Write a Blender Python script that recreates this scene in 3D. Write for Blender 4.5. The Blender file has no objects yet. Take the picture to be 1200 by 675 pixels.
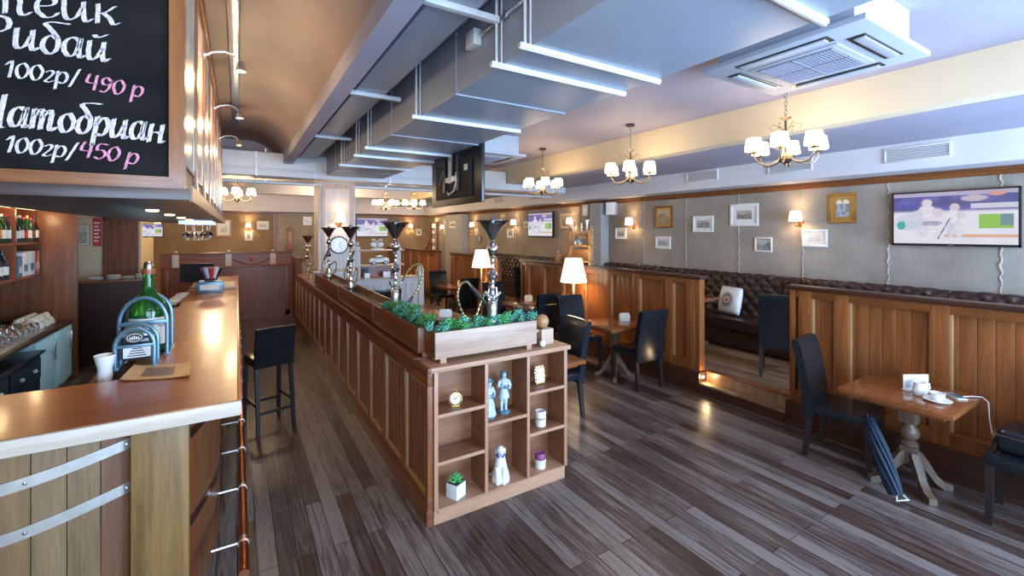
import bpy, bmesh, math, random
from mathutils import Vector, Matrix
random.seed(7)
PI = math.pi
SC = bpy.context.scene
COL = SC.collection
V = Vector

# ------------------------------------------------------------------ materials
def newmat(name):
    m = bpy.data.materials.new(name); m.use_nodes = True
    nt = m.node_tree
    return m, nt, nt.nodes['Principled BSDF']

def setp(b, col=None, rough=None, metal=None, spec=None):
    if col is not None: b.inputs['Base Color'].default_value = (*col, 1)
    if rough is not None: b.inputs['Roughness'].default_value = rough
    if metal is not None: b.inputs['Metallic'].default_value = metal
    if spec is not None: b.inputs['Specular IOR Level'].default_value = spec

def coords(nt, scale=(1, 1, 1), rot=(0, 0, 0)):
    tc = nt.nodes.new('ShaderNodeTexCoord'); mp = nt.nodes.new('ShaderNodeMapping')
    mp.inputs['Scale'].default_value = scale; mp.inputs['Rotation'].default_value = rot
    nt.links.new(tc.outputs['Object'], mp.inputs['Vector'])
    return mp.outputs['Vector']

def noise(nt, vec, scale, detail=4, rough=.55, dist=0):
    n = nt.nodes.new('ShaderNodeTexNoise')
    n.inputs['Scale'].default_value = scale; n.inputs['Detail'].default_value = detail
    n.inputs['Roughness'].default_value = rough; n.inputs['Distortion'].default_value = dist
    if vec is not None: nt.links.new(vec, n.inputs['Vector'])
    return n.outputs['Fac']

def ramp(nt, fac, stops):
    r = nt.nodes.new('ShaderNodeValToRGB'); e = r.color_ramp.elements
    while len(e) < len(stops): e.new(.5)
    for k, (p, c) in enumerate(stops): e[k].position = p; e[k].color = (*c, 1)
    nt.links.new(fac, r.inputs['Fac'])
    return r.outputs['Color']

def bump(nt, b, fac, strength=.2, dist=.01):
    n = nt.nodes.new('ShaderNodeBump'); n.inputs['Strength'].default_value = strength
    n.inputs['Distance'].default_value = dist
    nt.links.new(fac, n.inputs['Height']); nt.links.new(n.outputs['Normal'], b.inputs['Normal'])

def plain(name, col, rough=.5, metal=0, var=.12, scale=8, spec=None, bmp=0):
    m, nt, b = newmat(name); setp(b, col, rough, metal, spec)
    f = noise(nt, coords(nt), scale)
    lo = tuple(c*(1-var) for c in col); hi = tuple(min(1, c*(1+var)) for c in col)
    nt.links.new(ramp(nt, f, [(.3, lo), (.7, hi)]), b.inputs['Base Color'])
    if bmp: bump(nt, b, f, bmp)
    return m

def wood(name, dark, light, axis='z', rough=.4, gs=1.0, bmp=.06, coat=0):
    m, nt, b = newmat(name); setp(b, light, rough)
    s = {'x': (.9, 14, 14), 'y': (14, .9, 14), 'z': (14, 14, .9)}[axis]
    v = coords(nt, tuple(q*gs for q in s))
    f = noise(nt, v, 1.6, 7, .62, .6)
    g = noise(nt, coords(nt, tuple(q*gs*5 for q in s)), 2.5, 3)
    mx = nt.nodes.new('ShaderNodeMix'); mx.data_type = 'FLOAT'; mx.inputs[0].default_value = .3
    nt.links.new(f, mx.inputs[2]); nt.links.new(g, mx.inputs[3])
    mid = tuple((a*.5+c*.5) for a, c in zip(dark, light))
    nt.links.new(ramp(nt, mx.outputs[0], [(.3, dark), (.5, mid), (.7, light)]), b.inputs['Base Color'])
    bump(nt, b, mx.outputs[0], bmp, .004)
    if coat: b.inputs['Coat Weight'].default_value = coat; b.inputs['Coat Roughness'].default_value = .12
    return m

def metal(name, col, rough=.2): return plain(name, col, rough, 1, .1, 20)

def emit(name, col, strength, base=(.9, .85, .75)):
    m, nt, b = newmat(name); setp(b, base, .6)
    b.inputs['Emission Color'].default_value = (*col, 1); b.inputs['Emission Strength'].default_value = strength
    f = noise(nt, coords(nt), 12)
    nt.links.new(ramp(nt, f, [(.3, tuple(c*.93 for c in base)), (.7, base)]), b.inputs['Base Color'])
    return m

def glass(name, col=(1, 1, 1), rough=.02, trans=1.0):
    m, nt, b = newmat(name); setp(b, col, rough)
    b.inputs['Transmission Weight'].default_value = trans; b.inputs['IOR'].default_value = 1.45
    f = noise(nt, coords(nt), 6)
    nt.links.new(ramp(nt, f, [(.3, tuple(c*.95 for c in col)), (.7, col)]), b.inputs['Base Color'])
    return m

def planks(name, cols, width, length, rough=(.25, .5), tint=None):
    # floorboards running along +Y
    m, nt, b = newmat(name)
    v = coords(nt, (1, 1, 1), (0, 0, PI/2))
    br = nt.nodes.new('ShaderNodeTexBrick')
    br.inputs['Scale'].default_value = 1; br.inputs['Brick Width'].default_value = length
    br.inputs['Row Height'].default_value = width; br.inputs['Mortar Size'].default_value = .0025
    br.inputs['Color1'].default_value = (0, 0, 0, 1); br.inputs['Color2'].default_value = (1, 1, 1, 1)
    br.inputs['Mortar'].default_value = (0, 0, 0, 1); br.offset = .37; br.inputs['Bias'].default_value = 0
    nt.links.new(v, br.inputs['Vector'])
    rgb = nt.nodes.new('ShaderNodeSeparateColor'); nt.links.new(br.outputs['Color'], rgb.inputs[0])
    g = noise(nt, coords(nt, (22, 1.3, 1)), 1.8, 8, .7, .8)
    big = noise(nt, coords(nt, (2.5, .8, 1)), 1.2, 3)
    a = nt.nodes.new('ShaderNodeMath'); a.operation = 'MULTIPLY_ADD'
    nt.links.new(rgb.outputs[0], a.inputs[0]); a.inputs[1].default_value = .34
    nt.links.new(g, a.inputs[2])
    c = nt.nodes.new('ShaderNodeMath'); c.operation = 'MULTIPLY_ADD'
    nt.links.new(big, c.inputs[0]); c.inputs[1].default_value = .35; nt.links.new(a.outputs[0], c.inputs[2])
    col = ramp(nt, c.outputs[0], [(.42, cols[0]), (.68, cols[1]), (.84, cols[2]), (1, cols[3])])
    mx = nt.nodes.new('ShaderNodeMix'); mx.data_type = 'RGBA'
    nt.links.new(br.outputs['Fac'], mx.inputs[0]); nt.links.new(col, mx.inputs[6]); mx.inputs[7].default_value = (*[q*.3 for q in cols[0]], 1)
    nt.links.new(mx.outputs[2], b.inputs['Base Color'])
    rr = nt.nodes.new('ShaderNodeMapRange'); nt.links.new(g, rr.inputs[0])
    rr.inputs[3].default_value = rough[0]; rr.inputs[4].default_value = rough[1]
    nt.links.new(rr.outputs[0], b.inputs['Roughness'])
    bump(nt, b, c.outputs[0], .25, .004)
    return m

def linen(name, lo, hi):
    m, nt, b = newmat(name); setp(b, hi, .85)
    f1 = noise(nt, coords(nt, (1, 3, 160)), 1.4, 3); f2 = noise(nt, coords(nt, (3, 160, 2)), 1.4, 3)
    big = noise(nt, coords(nt), 1.1, 3)
    a = nt.nodes.new('ShaderNodeMath'); a.operation = 'ADD'; nt.links.new(f1, a.inputs[0]); nt.links.new(f2, a.inputs[1])
    c = nt.nodes.new('ShaderNodeMath'); c.operation = 'MULTIPLY_ADD'; nt.links.new(a.outputs[0], c.inputs[0])
    c.inputs[1].default_value = .4; nt.links.new(big, c.inputs[2])
    s = nt.nodes.new('ShaderNodeMath'); s.operation = 'MULTIPLY'; nt.links.new(c.outputs[0], s.inputs[0]); s.inputs[1].default_value = .55
    nt.links.new(ramp(nt, s.outputs[0], [(.35, lo), (.65, hi)]), b.inputs['Base Color'])
    bump(nt, b, a.outputs[0], .15, .003)
    return m

def attr_mat(name, strength=0, rough=.4):
    m, nt, b = newmat(name); setp(b, (.02, .02, .02), rough)
    at = nt.nodes.new('ShaderNodeAttribute'); at.attribute_name = 'Col'
    if strength:
        nt.links.new(at.outputs['Color'], b.inputs['Emission Color']); b.inputs['Emission Strength'].default_value = strength
    else: nt.links.new(at.outputs['Color'], b.inputs['Base Color'])
    return m

M = {}
M['floor'] = planks('floor_planks', [(.010, .005, .004), (.050, .024, .017), (.085, .058, .050), (.18, .145, .13)], .105, 1.5, (.2, .42))
M['platform'] = planks('booth_planks', [(.05, .022, .010), (.14, .07, .034), (.24, .135, .07), (.34, .22, .13)], .14, 1.3, (.3, .5))
M['linen'] = linen('linen_wall', (.22, .18, .145), (.42, .36, .295))
M['linen_dark'] = linen('linen_wall_brown', (.20, .13, .075), (.34, .24, .15))
M['ceiling'] = plain('ceiling_paint', (.34, .32, .40), .6, var=.05, scale=2)
M['ceilbar'] = plain('bar_ceiling_paint', (.27, .19, .17), .55, var=.12, scale=1.5)
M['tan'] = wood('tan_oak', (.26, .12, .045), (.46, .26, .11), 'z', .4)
M['paleoakx'] = wood('pale_oak_cross', (.26, .15, .095), (.52, .36, .26), 'x', .42)
M['soffit'] = plain('soffit_paint', (.62, .60, .62), .6, var=.04, scale=2)
M['cove'] = plain('beam_paint', (.72, .6, .42), .6, var=.04, scale=2)
M['cream'] = plain('cream_plaster', (.6, .5, .34), .7, var=.06)
M['pilaster'] = plain('pilaster_paint', (.36, .36, .36), .7, var=.06)
M['duct'] = plain('duct_paint', (.27, .30, .36), .36, var=.04, scale=2)
M['duct_white'] = plain('duct_white_paint', (.62, .62, .63), .45, var=.04, scale=2)
M['flange'] = plain('flange_zinc', (.60, .62, .66), .4, .2, var=.06)
M['mahog'] = wood('mahogany', (.085, .022, .007), (.29, .09, .03), 'z', .34)
M['mahogh'] = wood('mahogany_rail', (.075, .02, .007), (.25, .075, .026), 'y', .33)
M['mahogx'] = wood('mahogany_cross', (.085, .022, .007), (.29, .09, .03), 'x', .34)
M['booth'] = wood('booth_oak', (.115, .034, .009), (.31, .105, .028), 'z', .32)
M['boothh'] = wood('booth_oak_rail', (.10, .03, .008), (.27, .09, .025), 'y', .32)
M['plinth'] = wood('plinth_wood', (.025, .009, .006), (.07, .025, .014), 'y', .35)
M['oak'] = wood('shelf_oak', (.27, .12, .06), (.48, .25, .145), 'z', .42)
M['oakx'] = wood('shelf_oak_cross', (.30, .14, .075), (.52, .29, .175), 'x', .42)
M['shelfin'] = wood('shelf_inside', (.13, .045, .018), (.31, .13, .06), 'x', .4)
M['bartop'] = wood('bar_top', (.22, .06, .014), (.48, .18, .05), 'y', .3, .7, .04, .25)
M['bartopx'] = wood('bar_top_cross', (.20, .05, .012), (.42, .135, .036), 'x', .3, .7, .04, .25)
M['baredge_lit'] = wood('bar_edge_lit', (.4, .3, .22), (.66, .56, .46), 'x', .4, .8)
M['stave'] = wood('barrel_stave', (.08, .038, .013), (.28, .155, .055), 'z', .42, .7, .12)
M['stave2'] = wood('barrel_stave_grey', (.09, .046, .018), (.27, .165, .07), 'z', .42, .7, .12)
M['stave3'] = wood('barrel_stave_red', (.07, .026, .010), (.22, .09, .035), 'z', .42, .7, .12)
M['cornerpost'] = wood('corner_board', (.11, .052, .014), (.31, .17, .052), 'z', .4, .7, .12)
M['table'] = wood('table_top', (.11, .03, .009), (.29, .095, .028), 'x', .25, 1, .03, .4)
M['pedestal'] = wood('pedestal', (.06, .034, .02), (.16, .10, .066), 'z', .38)
M['paleoak'] = wood('pale_oak', (.36, .22, .14), (.6, .43, .31), 'z', .45)
M['whitewash'] = wood('whitewashed_wood', (.45, .4, .38), (.68, .63, .6), 'z', .5)
M['redwood'] = wood('red_wood', (.16, .035, .012), (.36, .1, .035), 'x', .36)
M['signframe'] = wood('sign_frame', (.12, .035, .009), (.30, .11, .03), 'z', .3, 1, .05, .3)
M['signframex'] = wood('sign_frame_cross', (.12, .035, .009), (.28, .10, .028), 'x', .3, 1, .05, .3)
M['canopy'] = wood('canopy_wood', (.022, .012, .011), (.07, .042, .038), 'x', .35)
M['canopyy'] = wood('canopy_side_wood', (.10, .035, .012), (.24, .10, .036), 'y', .35)
M['leather'] = plain('chair_leather', (.009, .012, .016), .2, var=.25, scale=40, bmp=.02)
M['sofa'] = plain('sofa_leather', (.035, .014, .010), .33, var=.25, scale=14, bmp=.04)
M['chairleg'] = plain('chair_leg', (.02, .012, .011), .35)
M['chrome'] = metal('chrome', (.75, .76, .78), .13)
M['steel'] = metal('steel', (.6, .6, .6), .3)
M['darkchrome'] = metal('dark_chrome', (.42, .42, .45), .22)
M['brass'] = metal('brass', (.19, .15, .11), .4)
M['gold'] = metal('gold', (.5, .33, .13), .38)
M['copper'] = metal('copper_rail', (.55, .19, .09), .28)
M['band'] = metal('band_steel', (.50, .45, .40), .36)
M['white'] = plain('white_gloss', (.75, .74, .72), .3, var=.04)
M['offwhite'] = plain('off_white', (.72, .68, .62), .45, var=.05)
M['plastic'] = plain('white_plastic', (.42, .43, .47), .5, var=.03)
M['grille'] = plain('grille_plastic', (.26, .25, .31), .7, var=.05)
M['black'] = plain('black_plastic', (.012, .012, .014), .3)
M['blackmatt'] = plain('black_matt', (.01, .01, .012), .7)
M['chalk'] = plain('chalkboard', (.010, .009, .009), .9, var=.5, scale=4, spec=.15)
M['chalkwhite'] = plain('chalk_white', (.55, .49, .49), .9, var=.35, scale=70)
M['chalkpink'] = plain('chalk_pink', (.55, .22, .32), .9, var=.35, scale=70)
M['shade'] = emit('lamp_shade_lit', (1, .72, .38), 3.2)
M['shadebig'] = emit('table_lamp_shade_lit', (1, .78, .5), 2.4)
M['filltube'] = emit('cool_fill_tube', (.45, .8, 1), 24, (.8, .9, .95))
M['bulb'] = emit('bulb', (1, .8, .5), 14)
M['screen'] = attr_mat('tv_screen', .50, .35)
M['print'] = attr_mat('print', 0, .35)
M['printed'] = attr_mat('printed_label', 0, .5)
M['glass'] = glass('clear_glass', (.95, .98, 1))
M['greenglass'] = glass('green_glass', (.04, .34, .07), .03, .85)
M['darkglass'] = glass('dark_glass', (.05, .06, .09), .05, .5)
M['leaf'] = plain('leaf_green', (.10, .40, .12), .5, var=.5, scale=30)
M['leaf2'] = plain('leaf_blue_green', (.12, .42, .30), .5, var=.45, scale=30)
M['teal'] = plain('teal_glaze', (.08, .17, .22), .3, var=.35, scale=20)
M['porcelain'] = plain('blue_white_glaze', (.42, .5, .54), .3, var=.35, scale=26)
M['navy'] = plain('navy_cloth', (.005, .012, .028), .55, var=.4, scale=20, spec=.25)
M['fridge'] = plain('fridge_enamel', (.45, .68, .78), .3, var=.06)
M['bluegrey'] = plain('blue_grey_metal', (.12, .22, .3), .3, .5)
M['rope'] = plain('jute_rope', (.40, .34, .27), .9, var=.3, scale=60, bmp=.3)
M['red'] = plain('red_paper', (.55, .03, .03), .5)
M['paper'] = plain('paper', (.75, .72, .66), .8, var=.05)
M['kraft'] = plain('kraft_menu', (.55, .34, .16), .5, var=.12)
M['ball'] = wood('ball_wood', (.28, .13, .05), (.5, .27, .11), 'z', .35, 2)
M['purple'] = plain('purple_wax', (.25, .06, .15), .5)
M['blue'] = plain('blue_bow', (.06, .07, .4), .5)

# ------------------------------------------------------------------ mesh builder
class MB:
    def __init__(s, world=False): s.b = bmesh.new(); s.world = world
    def vs(s, pts): return [s.b.verts.new(p) for p in pts]
    def face(s, v):
        try: return s.b.faces.new(v)
        except ValueError: return None
    def box(s, x0, x1, y0, y1, z0, z1, bev=0, M4=None, seg=2):
        r = bmesh.ops.create_cube(s.b, size=1)
        vs = r['verts']
        bmesh.ops.scale(s.b, vec=(x1-x0, y1-y0, z1-z0), verts=vs)
        bmesh.ops.translate(s.b, vec=((x0+x1)/2, (y0+y1)/2, (z0+z1)/2), verts=vs)
        if bev:
            es = list({e for v in vs for e in v.link_edges})
            q = bmesh.ops.bevel(s.b, geom=es, offset=bev, segments=seg, affect='EDGES', profile=.6)
            vs = list({v for f in q['faces'] for v in f.verts} | {v for v in vs if v.is_valid})
            vs = list({v for v in vs})
        if M4 is not None: bmesh.ops.transform(s.b, matrix=M4, verts=vs)
        return s
    def lathe(s, prof, c=(0, 0, 0), n=20, axis='z', M4=None):
        rings = []
        for r, h in prof:
            if r < 1e-5: rings.append([s.b.verts.new((0, 0, h))])
            else: rings.append([s.b.verts.new((r*math.cos(2*PI*k/n), r*math.sin(2*PI*k/n), h)) for k in range(n)])
        for a, b in zip(rings, rings[1:]):
            for k in range(n):
                k2 = (k+1) % n
                if len(a) == 1 and len(b) == 1: continue
                if len(a) == 1: s.face([a[0], b[k2], b[k]][::-1])
                elif len(b) == 1: s.face([a[k], a[k2], b[0]])
                else: s.face([a[k], a[k2], b[k2], b[k]])
        if len(rings[0]) > 1: s.face(rings[0][::-1])
        if len(rings[-1]) > 1: s.face(rings[-1])
        vs = [v for r in rings for v in r]
        T = Matrix.Translation(c)
        if axis == 'x': T = T @ Matrix.Rotation(PI/2, 4, 'Y')
        if axis == 'y': T = T @ Matrix.Rotation(-PI/2, 4, 'X')
        if M4 is not None: T = M4 @ T
        bmesh.ops.transform(s.b, matrix=T, verts=vs)
        return s
    def shell(s, prof, c=(0, 0, 0), n=20):
        # open surface of revolution (no caps)
        rings = [[s.b.verts.new((c[0]+r*math.cos(2*PI*k/n), c[1]+r*math.sin(2*PI*k/n), c[2]+h)) for k in range(n)] for r, h in prof]
        for a, b in zip(rings, rings[1:]):
            for k in range(n): s.face([a[k], a[(k+1) % n], b[(k+1) % n], b[k]])
        return s
    def ball(s, c, r, n=14, sc=(1, 1, 1)):
        prof = [(r*math.sin(PI*k/(n//2)), -r*math.cos(PI*k/(n//2))) for k in range(n//2+1)]
        T = Matrix.Translation(c) @ Matrix.Diagonal((*sc, 1))
        return s.lathe(prof, (0, 0, 0), n, M4=T)
    def cyl(s, p0, p1, r0, r1=None, n=12): return s.tube([p0, p1], [r0, r0 if r1 is None else r1], n)
    def tube(s, pts, r, n=10, closed=False):
        pts = [V(p) for p in pts]; N = len(pts)
        rr = r if isinstance(r, (list, tuple)) else [r]*N
        rings = []; up = None
        for k, p in enumerate(pts):
            if closed: t = pts[(k+1) % N]-pts[k-1]
            else: t = pts[min(k+1, N-1)]-pts[max(k-1, 0)]
            t.normalize()
            if up is None: up = V((0, 0, 1)) if abs(t.z) < .9 else V((1, 0, 0))
            a = t.cross(up); a.normalize(); b = a.cross(t); up = b
            rings.append([s.b.verts.new(p + (a*math.cos(2*PI*j/n)+b*math.sin(2*PI*j/n))*rr[k]) for j in range(n)])
        for k in range(N if closed else N-1):
            A, B = rings[k], rings[(k+1) % N]
            for j in range(n): s.face([A[j], A[(j+1) % n], B[(j+1) % n], B[j]])
        if not closed: s.face(rings[0]); s.face(rings[-1][::-1])
        return s
    def prism(s, poly, axis, lo, hi):
        # poly in the two remaining axes, extruded along axis
        def P(a, b, h): return {'x': (h, a, b), 'y': (a, h, b), 'z': (a, b, h)}[axis]
        A = s.vs([P(a, b, lo) for a, b in poly]); B = s.vs([P(a, b, hi) for a, b in poly])
        n = len(poly)
        for k in range(n): s.face([A[k], A[(k+1) % n], B[(k+1) % n], B[k]])
        s.face(A[::-1]); s.face(B)
        return s
    def leg(s, p0, p1, w0, w1, d0=None, d1=None):
        # four-sided taper from p0 (bottom) to p1 (top)
        d0 = d0 or w0; d1 = d1 or w1
        A = s.vs([(p0[0]+a*w0/2, p0[1]+b*d0/2, p0[2]) for a, b in ((-1, -1), (1, -1), (1, 1), (-1, 1))])
        B = s.vs([(p1[0]+a*w1/2, p1[1]+b*d1/2, p1[2]) for a, b in ((-1, -1), (1, -1), (1, 1), (-1, 1))])
        for k in range(4): s.face([A[k], A[(k+1) % 4], B[(k+1) % 4], B[k]])
        s.face(A[::-1]); s.face(B)
        return s
    def grid(s, nx, ny, f):
        g = [[s.b.verts.new(f(i/nx, j/ny)) for j in range(ny+1)] for i in range(nx+1)]
        for i in range(nx):
            for j in range(ny): s.face([g[i][j], g[i+1][j], g[i+1][j+1], g[i][j+1]])
        return s
    def move(s, M4): bmesh.ops.transform(s.b, matrix=M4, verts=s.b.verts[:]); return s
    def build(s, name, mat, parent=None, sharp=.6, colf=None, recalc=True):
        b = s.b
        if s.world and parent is not None:
            r = parent
            while r.parent: r = r.parent
            bmesh.ops.translate(b, vec=-r.location, verts=b.verts[:])
        if recalc: bmesh.ops.recalc_face_normals(b, faces=b.faces[:])
        for f in b.faces: f.smooth = True
        for e in b.edges:
            if len(e.link_faces) == 2 and e.calc_face_angle(0) > sharp: e.smooth = False
        me = bpy.data.meshes.new(name); b.to_mesh(me)
        b.free()
        if colf:
            ca = me.color_attributes.new('Col', 'FLOAT_COLOR', 'CORNER')
            for p in me.polygons:
                for li in p.loop_indices: ca.data[li].color = (*colf[p.index], 1)
        me.materials.append(mat)
        o = bpy.data.objects.new(name, me); COL.objects.link(o)
        if parent is not None: o.parent = parent
        return o

def tag(o, label, cat, group=None, kind=None):
    o['label'] = label; o['category'] = cat
    if group: o['group'] = group
    if kind: o['kind'] = kind
    return o
def thing(name, label, cat, loc=(0, 0, 0), rz=0, group=None):
    o = bpy.data.objects.new(name, None); COL.objects.link(o)
    o.empty_display_size = .05
    o.location = loc; o.rotation_euler = (0, 0, rz)
    return tag(o, label, cat, group)
def struct(name, mb, mat, label=None):
    o = mb.build(name, mat); o['kind'] = 'structure'
    if label: o['label'] = label
    return o
def dup(root, loc, rz=None, label=None, group=None, sc=None):
    kids = {}
    for o in bpy.data.objects:
        if o.parent is not None: kids.setdefault(o.parent.name, []).append(o)
    def cp(o, par):
        c = o.copy(); COL.objects.link(c)
        if par is not None: c.parent = par
        for k in kids.get(o.name, []): cp(k, c)
        return c
    r = cp(root, None); r.location = loc
    if rz is not None: r.rotation_euler = (0, 0, rz)
    if label: r['label'] = label
    if group: r['group'] = group
    if sc: r.scale = sc if isinstance(sc, tuple) else (sc,)*3
    return r

def pix(nx, ny, w, h, f):
    # a vertical printed sheet in the local XZ plane facing -Y, centred at the origin; f(u, v) -> colour
    m = MB(); cols = []
    g = [[m.b.verts.new((-w/2+w*i/nx, 0, -h/2+h*j/ny)) for j in range(ny+1)] for i in range(nx+1)]
    for i in range(nx):
        for j in range(ny):
            m.face([g[i][j], g[i+1][j], g[i+1][j+1], g[i][j+1]]); cols.append(f((i+.5)/nx, (j+.5)/ny))
    return m, cols

def text_mesh(s, width=None, height=None, shear=0, weight=0, depth=.0012):
    cu = bpy.data.curves.new('lettering', 'FONT'); cu.body = s; cu.shear = shear; cu.offset = weight
    cu.extrude = depth; cu.resolution_u = 3
    o = bpy.data.objects.new('lettering', cu); COL.objects.link(o)
    dg = bpy.context.evaluated_depsgraph_get()
    me = bpy.data.meshes.new_from_object(o.evaluated_get(dg))
    bpy.data.objects.remove(o); bpy.data.curves.remove(cu)
    xs = [v.co.x for v in me.vertices]; ys = [v.co.y for v in me.vertices]
    x0, x1, y0, y1 = min(xs), max(xs), min(ys), max(ys)
    sx = width/(x1-x0) if width else 1
    sy = height/(y1-y0) if height else sx
    if not width: sx = sy
    for v in me.vertices: v.co = V(((v.co.x-x0)*sx, v.co.y*sy, v.co.z))
    return me
def add_text(name, s, mat, parent, M4, **k):
    me = text_mesh(s, **k); me.transform(M4); me.materials.clear(); me.materials.append(mat)
    me.name = name
    o = bpy.data.objects.new(name, me); COL.objects.link(o); o.parent = parent
    return o

# ------------------------------------------------------------------ camera
cam = bpy.data.cameras.new('camera'); co = bpy.data.objects.new('camera', cam); COL.objects.link(co)
cam.sensor_width = 36; cam.lens = 36*520/1200; cam.shift_y = -(337.5-272)/1200; cam.clip_start = .05; cam.clip_end = 80
co.location = (0, 0, 2.0); co.rotation_euler = (PI/2, 0, -math.atan2(322, 520))
SC.camera = co

# ------------------------------------------------------------------ room shell
XW, YB, YF, XL = 7.0, 18.1, -1.8, -2.65
struct('floor', MB().box(-3, 7.1, -2, 18.3, -.1, 0), M['floor'])
m = MB().box(5.02, 7.02, -1.75, 18.05, 0, .24); struct('booth_platform', m, M['platform'])
struct('wall_right', MB().box(XW, XW+.12, -2, 18.3, 0, 3.7), M['linen'])
struct('wall_back', MB().box(-3, XW+.12, YB, YB+.12, 0, 3.7), M['linen_dark'])
struct('wall_left', MB().box(XL-.12, XL, -2, 18.3, 0, 3.7), M['cream'])
# front wall, behind the viewpoint, with two wide windows
m = MB()
for x0, x1, z0, z1 in ((-3, -1.2, 0, 3.7), (-1.2, 2.0, 0, .5), (-1.2, 2.0, 2.75, 3.7), (2.0, 2.6, 0, 3.7), (2.6, 6.5, 0, .5), (2.6, 6.5, 2.75, 3.7), (6.5, 7.1, 0, 3.7)):
    m.box(x0, x1, YF-.15, YF, z0, z1)
struct('wall_front', m, M['cream'])
for k, (x0, x1) in enumerate(((-1.2, 2.0), (2.6, 6.5))):
    m = MB()
    for a in (x0, (x0+x1)/2-.03, x1-.06): m.box(a, a+.06, YF-.11, YF-.05, .5, 2.75)
    m.box(x0+.06, x1-.06, YF-.105, YF-.055, .5, .56).box(x0+.06, x1-.06, YF-.105, YF-.055, 2.69, 2.75)
    struct('window_%d' % (k+1), m, M['mahog'])

# ceilings: over the bar (with a cove into the beam), over the aisle, over the booths
arc = [(.15+.5*math.sin(a), 3.12+.46*math.cos(a)) for a in [PI/2*k/8 for k in range(9)]]
m = MB().prism([(-3, 3.58)]+arc+[(.65, 3.75), (-3, 3.75)], 'y', -2, 8.9); struct('ceiling', m, M['ceilbar'])
m = MB().box(.65, 4.82, -2, 18.3, 3.39, 3.75); struct('ceiling.001', m, M['ceiling'])
m = MB().box(-3, .65, 8.9, 9.1, 3.0, 3.75); struct('trim_1', m, M['ceiling'])
m = MB().box(-3, .65, 9.1, 18.3, 3.39, 3.75); struct('ceiling.002', m, M['soffit'])
m = MB().box(.63, .76, -2, 8.9, 3.1, 3.39); struct('beam', m, M['ceiling'])
m = MB().box(4.82, 6.5, -2, 18.3, 3.03, 3.75, 0); struct('ceiling_beam', m, M['cove'])
m = MB().box(5.0, 6.498, -2, 18.3, 3.02, 3.029); struct('trim_2', m, M['ceiling'])
m = MB().box(6.5, 7.02, -2, 18.3, 2.71, 3.75); struct('soffit', m, M['soffit'])
m = MB().prism([(7.0, 2.62), (6.955, 2.62), (6.94, 2.66), (6.955, 2.708), (7.0, 2.708)], 'y', -2, 18.1); struct('trim_3', m, M['boothh'])
m = MB().box(XL, 6.94, 18.04, 18.1, 2.63, 2.708); struct('trim_4', m, M['mahogx'])
m = MB().box(-2.65, 6.5, 17.5, 18.1, 2.712, 3.39); struct('soffit.001', m, M['soffit'])
# deep cross beams of the ceiling farther back
for k, y in enumerate((10.6, 14.2)):
    m = MB().box(-2.65, 4.82, y, y+.35, 3.08, 3.39); struct('ceiling_beam.%03d' % (k+1), m, M['soffit'])
# pilasters on the long wall
for k, (y0, y1) in enumerate(((7.24, 7.6), (14.3, 15.8))):
    struct('wall_pilaster.%03d' % k, MB().box(6.77, 7.0, y0, y1, .24, 2.64), M['pilaster'])
# wall block with the kitchen door behind the bar
struct('wall_kitchen', MB().box(-2.65, -1.43, 10.0, 10.15, 0, 3.39), M['cream'])
m = MB().box(-1.9, -1.46, 9.96, 10.0, 0, 2.25).box(-1.92, -1.88, 9.95, 10.0, 0, 2.3).box(-1.92, -1.43, 9.95, 10.0, 2.2, 2.3)
struct('door_1', m, M['mahog'])
# timber post on the back wall and a bluish bay to its right
struct('trim_5', MB().box(1.08, 1.2, 18.0, 18.1, 0, 2.66), M['booth'])
struct('wall_back_panel', MB().box(1.2, 2.6, 18.05, 18.1, 0, 2.66), M['linen'])
struct('wall_left_pier', MB().box(-2.65, -2.05, 13.6, 16.3, 0, 3.39), M['cream'])

# rope seams on the linen wall
for k, y in enumerate((1.29, 2.267, 3.263, 4.232, 5.242, 6.227, 8.2, 9.0, 10.9, 12.6)):
    m = MB(); rnd = random.Random(k)
    pts = [(6.998, y+.008*math.sin(j*1.1)+rnd.uniform(-.006, .006), 1.2+j*.02375) for j in range(61)]
    m.tube(pts, [.005+.008*rnd.random() for _ in pts], 6)
    struct('trim_%d' % (6+k), m, M['rope'])

# square column where the divider ends
m = MB().box(1.22, 1.84, 8.42, 9.0, 0, 3.39)
c = struct('column', m, M['whitewash'])
m = MB().box(1.20, 1.86, 8.40, 9.02, 1.30, 1.345, .006)
for x in (1.26, 1.74): m.box(x, x+.06, 8.405, 8.42, 1.345, 2.86)
m.box(1.32, 1.74, 8.405, 8.42, 2.78, 2.86)
m.box(1.205, 1.22, 8.41, 8.46, 1.345, 2.86)
o = m.build('column_trim', M['paleoak']); o['kind'] = 'structure'

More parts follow.
